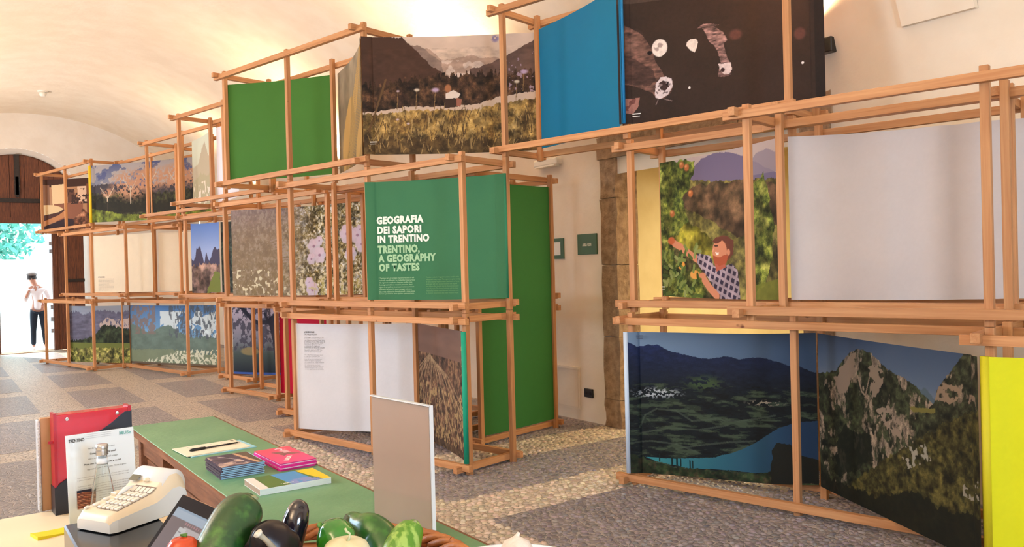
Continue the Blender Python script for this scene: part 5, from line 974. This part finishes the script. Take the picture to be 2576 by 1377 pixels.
def veg(name, label, cat, pts, rad, m, n=22, sub=5, lump=0.0, seed=1, squash=1.0):
    # smooth body of revolution along a bent axis, with rounded ends
    P = [Vector(p) for p in pts]; base = P[0].copy(); Q = []; Rr = []
    m_ = len(P)
    for i in range((m_ - 1) * sub + 1):
        s = i / sub; k = min(int(s), m_ - 2); f_ = s - k; p0 = P[max(k - 1, 0)]; p1 = P[k]; p2 = P[k + 1]; p3 = P[min(k + 2, m_ - 1)]
        Q.append(0.5 * ((2 * p1) + (-p0 + p2) * f_ + (2 * p0 - 5 * p1 + 4 * p2 - p3) * f_ ** 2 + (-p0 + 3 * p1 - 3 * p2 + p3) * f_ ** 3) - base); Rr.append(rad[k] * (1 - f_) + rad[k + 1] * f_)
    mb = MB(); mb.tube(Q, Rr, n); rs = random.Random(seed)
    if lump:
        for i, v in enumerate(mb.v):
            ring = i // n; a = i % n; c = Q[min(ring, len(Q) - 1)]; d = Vector(v) - c; mb.v[i] = tuple(c + d * (1 + lump * math.sin(a / n * 2 * math.pi * 5 + ring * .1) + lump * .4 * rs.uniform(-1, 1)))
    o = thing(name, label, cat, base); put('body', mb.mesh('b', smooth=True), m, o); return o, base
cuc_m = mat('courgette_skin', (26, 66, 24), 0.3, (70, 118, 44), 40, bump=0.1, bscale=60, lo=.5, hi=.72, spec=.6, coat=.2)
egg_m = mat('aubergine_skin', (24, 14, 26), 0.12, spec=.7, coat=.6)
o, b = veg('marrow', 'large dark green marrow standing up at the left of the basket', 'vegetable', [(0.3845, 1.2226, 1.2660), (0.3805, 1.2254, 1.2602), (0.3713, 1.2196, 1.2525), (0.3603, 1.2152, 1.2409), (0.3429, 1.2029, 1.2213), (0.3172, 1.1841, 1.1920), (0.2926, 1.1769, 1.1554)], [.006, .020, .031, .036, .038, .038, .032], cuc_m, lump=.006)
put('blossom_scar', MB().tube([(0, 0, .002), (.001, 0, -.004)], [.005, .009], 12).mesh('s', smooth=True), mat('scar', (150, 150, 110), .7), o)
o, b = veg('aubergine', 'slim upright shiny aubergine in the basket', 'vegetable', [(0.4514, 1.1992, 1.2544), (0.4503, 1.2000, 1.2502), (0.4481, 1.2015, 1.2406), (0.4425, 1.1993, 1.2252), (0.4347, 1.1985, 1.2028), (0.4251, 1.1929, 1.1764), (0.4161, 1.1868, 1.1504)], [.003, .011, .0165, .0195, .0205, .020, .016], egg_m)
o, b = veg('aubergine', 'fat dark aubergine with a pale cut stem in the basket', 'vegetable', [(0.3639, 1.1510, 1.2328), (0.3685, 1.1477, 1.2298), (0.3797, 1.1519, 1.2173), (0.4009, 1.1611, 1.1935), (0.4205, 1.1593, 1.1720)], [.006, .026, .036, .038, .024], mat('dark_aubergine_skin', (20, 12, 20), .32, spec=.4))
sp = Vector((0.3521, 1.0981, 1.2497)) - b; sq = Vector((0.3745, 1.1003, 1.2220)) - b
put('stem', MB().tube([sp, sp * .5 + sq * .5 + Vector((0, 0, .002)), sq], [.0042, .0035, .0048], 10).mesh('s', smooth=True), mat('pale_stem', (168, 156, 130), .6), o); put('stem_end', MB().tube([sp - (sq - sp) * .03, sp + (sq - sp) * .06], [.0066, .0058], 12).mesh('s', smooth=True), mat('stem_cut', (214, 206, 186), .6), o)
o, b = veg('tomato', 'small red tomato at the left rim of the basket', 'vegetable', [(0.2800, 1.1988, 1.2346), (0.2799, 1.1988, 1.2318), (0.2792, 1.1992, 1.2234), (0.2790, 1.1993, 1.2145), (0.2784, 1.1997, 1.2056), (0.2783, 1.1998, 1.2023)], [.004, .015, .0215, .0225, .015, .004], mat('tomato_skin', (176, 30, 16), .2, (196, 66, 24), 12, spec=.6))
put('calyx', MB().tube([(0.004, 0, .001), (-.004, .004, .003)], [.004, .001], 8), mat('calyx_green', (70, 110, 40), .6), o)
pep = mat('pepper_skin', (20, 88, 16), .14, (44, 120, 22), 10, spec=.7, coat=.5)
o, b = veg('green_pepper', 'glossy green pepper with a thick stem in the basket', 'vegetable', [(0.4745, 1.1578, 1.2119), (0.4774, 1.1557, 1.2118), (0.4782, 1.1428, 1.2107), (0.4788, 1.1300, 1.2037), (0.4783, 1.1180, 1.1918), (0.4789, 1.1175, 1.1790)], [.008, .018, .026, .028, .024, .008], pep, lump=.05)
st = Vector((0.4613, 1.1550, 1.2272)) - b; se = Vector((0.4666, 1.1388, 1.2135)) - b; put('stem', MB().tube([st, st * .6 + se * .4, se], [.004, .0042, .010], 12).mesh('s', smooth=True), mat('pepper_stem', (96, 150, 60), .5), o)
zuc = mat('zucchini_skin', (24, 78, 14), .3, (66, 122, 36), 30, lo=.5, hi=.7, spec=.6, coat=.2)
o, b = veg('courgette', 'curved dark green courgette behind the white onion', 'vegetable', [(0.5351, 1.2128, 1.2046), (0.5403, 1.2090, 1.2063), (0.5447, 1.1936, 1.2009), (0.5530, 1.1753, 1.1961), (0.5609, 1.1572, 1.1833), (0.5600, 1.1332, 1.1651), (0.5589, 1.1215, 1.1473)], [.009, .011, .017, .025, .029, .029, .02], zuc)
put('stem', MB().tube([(-.006, 0, -.006), (0, 0, 0), (.01, -.004, .002)], [.009, .011, .009], 8), mat('zucchini_stem', (78, 80, 48), .7, bump=.5), o)
o, b = veg('cucumber', 'light green striped cucumber at the right of the basket', 'vegetable', [(0.6065, 1.1247, 1.2080), (0.6054, 1.1255, 1.2049), (0.5999, 1.1233, 1.1991), (0.5878, 1.1196, 1.1872), (0.5718, 1.1124, 1.1711), (0.5593, 1.1089, 1.1508)], [.004, .013, .020, .026, .029, .028], mat('cucumber_skin', (84, 130, 34), .3, (150, 178, 84), 26, stretch=(3, 3, .7), lo=.45, hi=.6, spec=.5))
put('blossom_end', MB().tube([(0, 0, .002), (0, 0, -.002)], [.002, .004], 8), bpy.data.materials['scar'], o)
o, b = veg('white_onion', 'white onion with a curly dry root in the basket', 'vegetable', [(0.4741, 1.0844, 1.2217), (0.4740, 1.0844, 1.2206), (0.4740, 1.0844, 1.2183), (0.4739, 1.0845, 1.2132), (0.4736, 1.0846, 1.2036), (0.4733, 1.0847, 1.1894), (0.4729, 1.0849, 1.1723)], [.004, .012, .020, .029, .034, .033, .018], mat('onion_skin', (226, 218, 184), .35, (206, 194, 150), 6, stretch=(4, 4, .6), spec=.5))
cr = [Vector(q) - b for q in ((0.4685, 1.0762, 1.2380), (0.4702, 1.0749, 1.2334), (0.4738, 1.0724, 1.2305), (0.4732, 1.0727, 1.2254), (0.4712, 1.0741, 1.2199))]; put('root', MB().tube(cr, [.0018, .002, .0016, .0018, .003], 8).mesh('s', smooth=True), mat('dry_root', (196, 196, 150), .7), o)
# plate
pm = mat('white_plate', (228, 232, 236), 0.15, spec=.6)
pc = Vector((0.845, 1.205, 1.0))
t = thing('plate', 'white plate at the bottom right of the basket', 'plate', pc)
put('plate_body', MB().lathe([(0.001, .004), (.06, .002), (.07, .0), (.075, .004), (.13, .036), (.155, .045), (.156, .048), (.152, .048), (.128, .040), (.075, .010), (.001, .009)], 56).mesh('p', smooth=True), pm, t)
garm = mat('garlic_skin', (226, 208, 190), .5, (206, 180, 160), 14, bump=.4, bscale=80)
gcn = Vector((0.8678, 1.2196, 1.0772))
t = thing('garlic_bulb', 'knobbly pale garlic bulb on the white plate', 'garlic', (gcn.x, gcn.y, 1.009)); mb = MB()
gz = gcn.z - 1.009
mb.lathe([(0.004, 0.0), (0.022, 0.004), (0.032, gz * .5), (0.031, gz), (.022, gz + .018), (.008, gz + .026), (.003, gz + .030)], 30)
for i, v in enumerate(mb.v): a = math.atan2(v[1], v[0]); k = 1 + .07 * abs(math.sin(a * 3.5)); mb.v[i] = (v[0] * k, v[1] * k, v[2])
put('bulb', mb.mesh('g', smooth=True), garm, t); put('neck', MB().tube([(0, 0, gz + .026), (.006, 0, gz + .034)], [.005, .003], 8), garm, t)
oc = Vector((0.9411, 1.1917, 1.0698))
t = thing('apricot', 'orange apricot at the right rim of the white plate', 'fruit', (oc.x, oc.y, 1.02)); put('flesh', MB().lathe([(0.004, 0.0), (0.018, .006), (.024, .022), (.018, .038), (.004, .044)], 24).mesh('g', smooth=True), mat('apricot_skin', (206, 108, 50), .4, (190, 84, 44), 8), t); put('stalk', MB().tube([(0, 0, .042), (.001, 0, .05)], .002, 6), twood, t)

# ------------------------------------------------------------------ person in the doorway
def skin(name, verts, edges, rad, m, parent, sub=2, root=0):
    me = bpy.data.meshes.new(name); me.from_pydata(verts, edges, []); o = bpy.data.objects.new(name, me); COL.objects.link(o)
    md = o.modifiers.new('s', 'SKIN'); md.use_smooth_shade = True; s2 = o.modifiers.new('u', 'SUBSURF'); s2.levels = sub; s2.render_levels = sub
    sv = me.skin_vertices[0].data
    for i, r in enumerate(rad): sv[i].radius = (r if isinstance(r, tuple) else (r, r)); sv[i].use_root = (i == root)
    dg = bpy.context.evaluated_depsgraph_get(); m2 = bpy.data.meshes.new_from_object(o.evaluated_get(dg)); bpy.data.objects.remove(o)
    m2.materials.clear(); m2.polygons.foreach_set('use_smooth', [True] * len(m2.polygons)); return put(name, m2, m, parent)
skm = mat('skin', (196, 142, 120), .55); shirt = mat('white_shirt', (232, 228, 232), .8, bump=.3, bscale=12); trs = mat('dark_trousers', (22, 34, 50), .9, bump=.2, bscale=20); hair = mat('dark_hair', (58, 44, 40), .7); shoe = mat('white_shoe', (232, 232, 232), .6)
t = thing('person', 'person in white shirt, dark trousers, cap and sunglasses standing in the doorway', 'person', (2.0, 21.6, 0.0), (0, 0, R(-6))); t.scale = (1.045,) * 3
Vb = [(0, 0, .90), (0, 0, 1.06), (-.01, 0, 1.22), (-.015, 0, 1.35), (-.04, -.005, 1.42), (-.07, -.01, 1.48), (-.095, -.015, 1.55), (-.105, -.015, 1.62),
      (-.16, 0, 1.34), (-.255, -.02, 1.08), (-.185, -.10, 1.27), (-.15, -.12, 1.33), (.145, 0, 1.345), (.225, .02, 1.10), (.135, -.06, 1.02), (.10, -.08, .98),
      (-.085, 0, .86), (-.10, -.01, .48), (-.105, .02, .09), (-.105, -.09, .035), (.085, 0, .86), (.105, -.01, .48), (.13, .02, .09), (.135, -.09, .035)]
Eb = [(0, 1), (1, 2), (2, 3), (3, 4), (4, 5), (5, 6), (6, 7), (3, 8), (8, 9), (9, 10), (10, 11), (3, 12), (12, 13), (13, 14), (14, 15), (0, 16), (16, 17), (17, 18), (18, 19), (0, 20), (20, 21), (21, 22), (22, 23)]
Rb = [(.12, .09), (.105, .08), (.125, .09), (.10, .075), .052, .06, .078, .06, .052, .038, .026, .028, .052, .038, .026, .028, .078, .052, .036, .034, .078, .052, .036, .034]
skin('body', Vb, Eb, Rb, skm, t)
def hand(c, d, up, par):
    c = Vector(c); d = Vector(d).normalized(); up = Vector(up).normalized(); s = d.cross(up).normalized()
    V_ = [tuple(c)]; E_ = []; R_ = [.022]
    for k, (off, ln) in enumerate(((-.024, .062), (-.008, .072), (.008, .067), (.024, .052))):
        a = c + s * off * .8 + d * .02; b = c + s * off + d * (.045 + ln * .4) ; e = c + s * off + d * (.045 + ln * .7) - up * ln * .35
        i = len(V_); V_ += [tuple(a), tuple(b), tuple(e)]; E_ += [(0, i), (i, i + 1), (i + 1, i + 2)]; R_ += [.011, .0085, .007]
    i = len(V_); V_ += [tuple(c - s * .032 + d * .01), tuple(c - s * .048 + d * .04)]; E_ += [(0, i), (i, i + 1)]; R_ += [.011, .008]
    skin('hand', V_, E_, R_, skm, par, 1)
hand((-.15, -.12, 1.34), (.5, -.1, .75), (-.4, -.8, .2), t); hand((.10, -.085, .97), (-.8, -.1, -.5), (0, -1, 0), t)
skin('shirt', [(-.003, 0, .86), (0, 0, .98), (0, 0, 1.08), (-.01, 0, 1.22), (-.015, 0, 1.335), (-.16, 0, 1.335), (-.258, -.02, 1.08), (-.22, -.065, 1.18), (.15, 0, 1.34), (.23, .02, 1.10), (.175, -.03, 1.055)],
     [(0, 1), (1, 2), (2, 3), (3, 4), (4, 5), (5, 6), (6, 7), (4, 8), (8, 9), (9, 10)], [(.150, .10), (.142, .10), (.122, .095), (.145, .105), (.115, .085), .066, .052, .042, .066, .052, .042], shirt, t)
for s_ in (-1, 1): put('collar', MB().prism([(-.045 + s_ * .012, 1.42), (-.045 + s_ * .07, 1.405), (-.04 + s_ * .045, 1.33)], -.105, -.095, 1), shirt, t)
put('shirt_opening', MB().prism([(-.075, 1.40), (-.005, 1.40), (-.035, 1.26)], -.104, -.098, 1), skm, t)
for zz in (1.02, 1.12): put('button', MB().lathe([(.008, 0), (.008, .004)], 10), hair, t, (-.01, -.108, zz), (R(90), 0, 0))
skin('trousers', [(0, 0, .93), (-.082, 0, .84), (-.10, -.01, .48), (-.105, .015, .10), (.082, 0, .84), (.105, -.01, .48), (.13, .015, .10)], [(0, 1), (1, 2), (2, 3), (0, 4), (4, 5), (5, 6)], [(.135, .10), .092, .064, .052, .092, .064, .052], trs, t)
for x in (-.105, .135): put('shoe', MB().tube([(x, .055, .035), (x, 0, .042), (x, -.09, .034), (x, -.16, .022)], [.03, .042, .042, .02], 12).mesh('s', smooth=True), shoe, t)
put('hair', MB().lathe([(.001, .115), (.05, .10), (.085, .06), (.094, .0), (.085, -.035)], 20, (-.103, .004, 1.585)).mesh('h', smooth=True), hair, t)
put('cap', MB().lathe([(.001, .125), (.06, .115), (.098, .085), (.108, .055), (.10, .045)], 20, (-.105, -.008, 1.60)).mesh('c', smooth=True), mat('grey_cap', (128, 118, 114), .8), t); put('cap_peak', MB().prism([(-.175, -.10), (-.105, -.165), (-.035, -.10)], 1.643, 1.655, 2), bpy.data.materials['grey_cap'], t)
put('sunglasses', MB().box(-.165, -.11, -.105, -.085, 1.575, 1.605).box(-.10, -.045, -.105, -.085, 1.575, 1.605).box(-.17, -.04, -.10, -.09, 1.595, 1.603), black_m, t)
put('nose', MB().tube([(-.105, -.088, 1.585), (-.106, -.112, 1.555), (-.106, -.095, 1.548)], [.008, .013, .008], 8).mesh('n', smooth=True), skm, t); put('mouth', MB().box(-.128, -.084, -.096, -.084, 1.518, 1.524), mat('lips', (168, 88, 80), .5), t)
for s_ in (-1, 1): put('ear', MB().lathe([(.003, -.01), (.018, -.004), (.02, .004), (.004, .01)], 12), skm, t, (-.105 + s_ * .082, 0, 1.57), (0, R(90), 0))
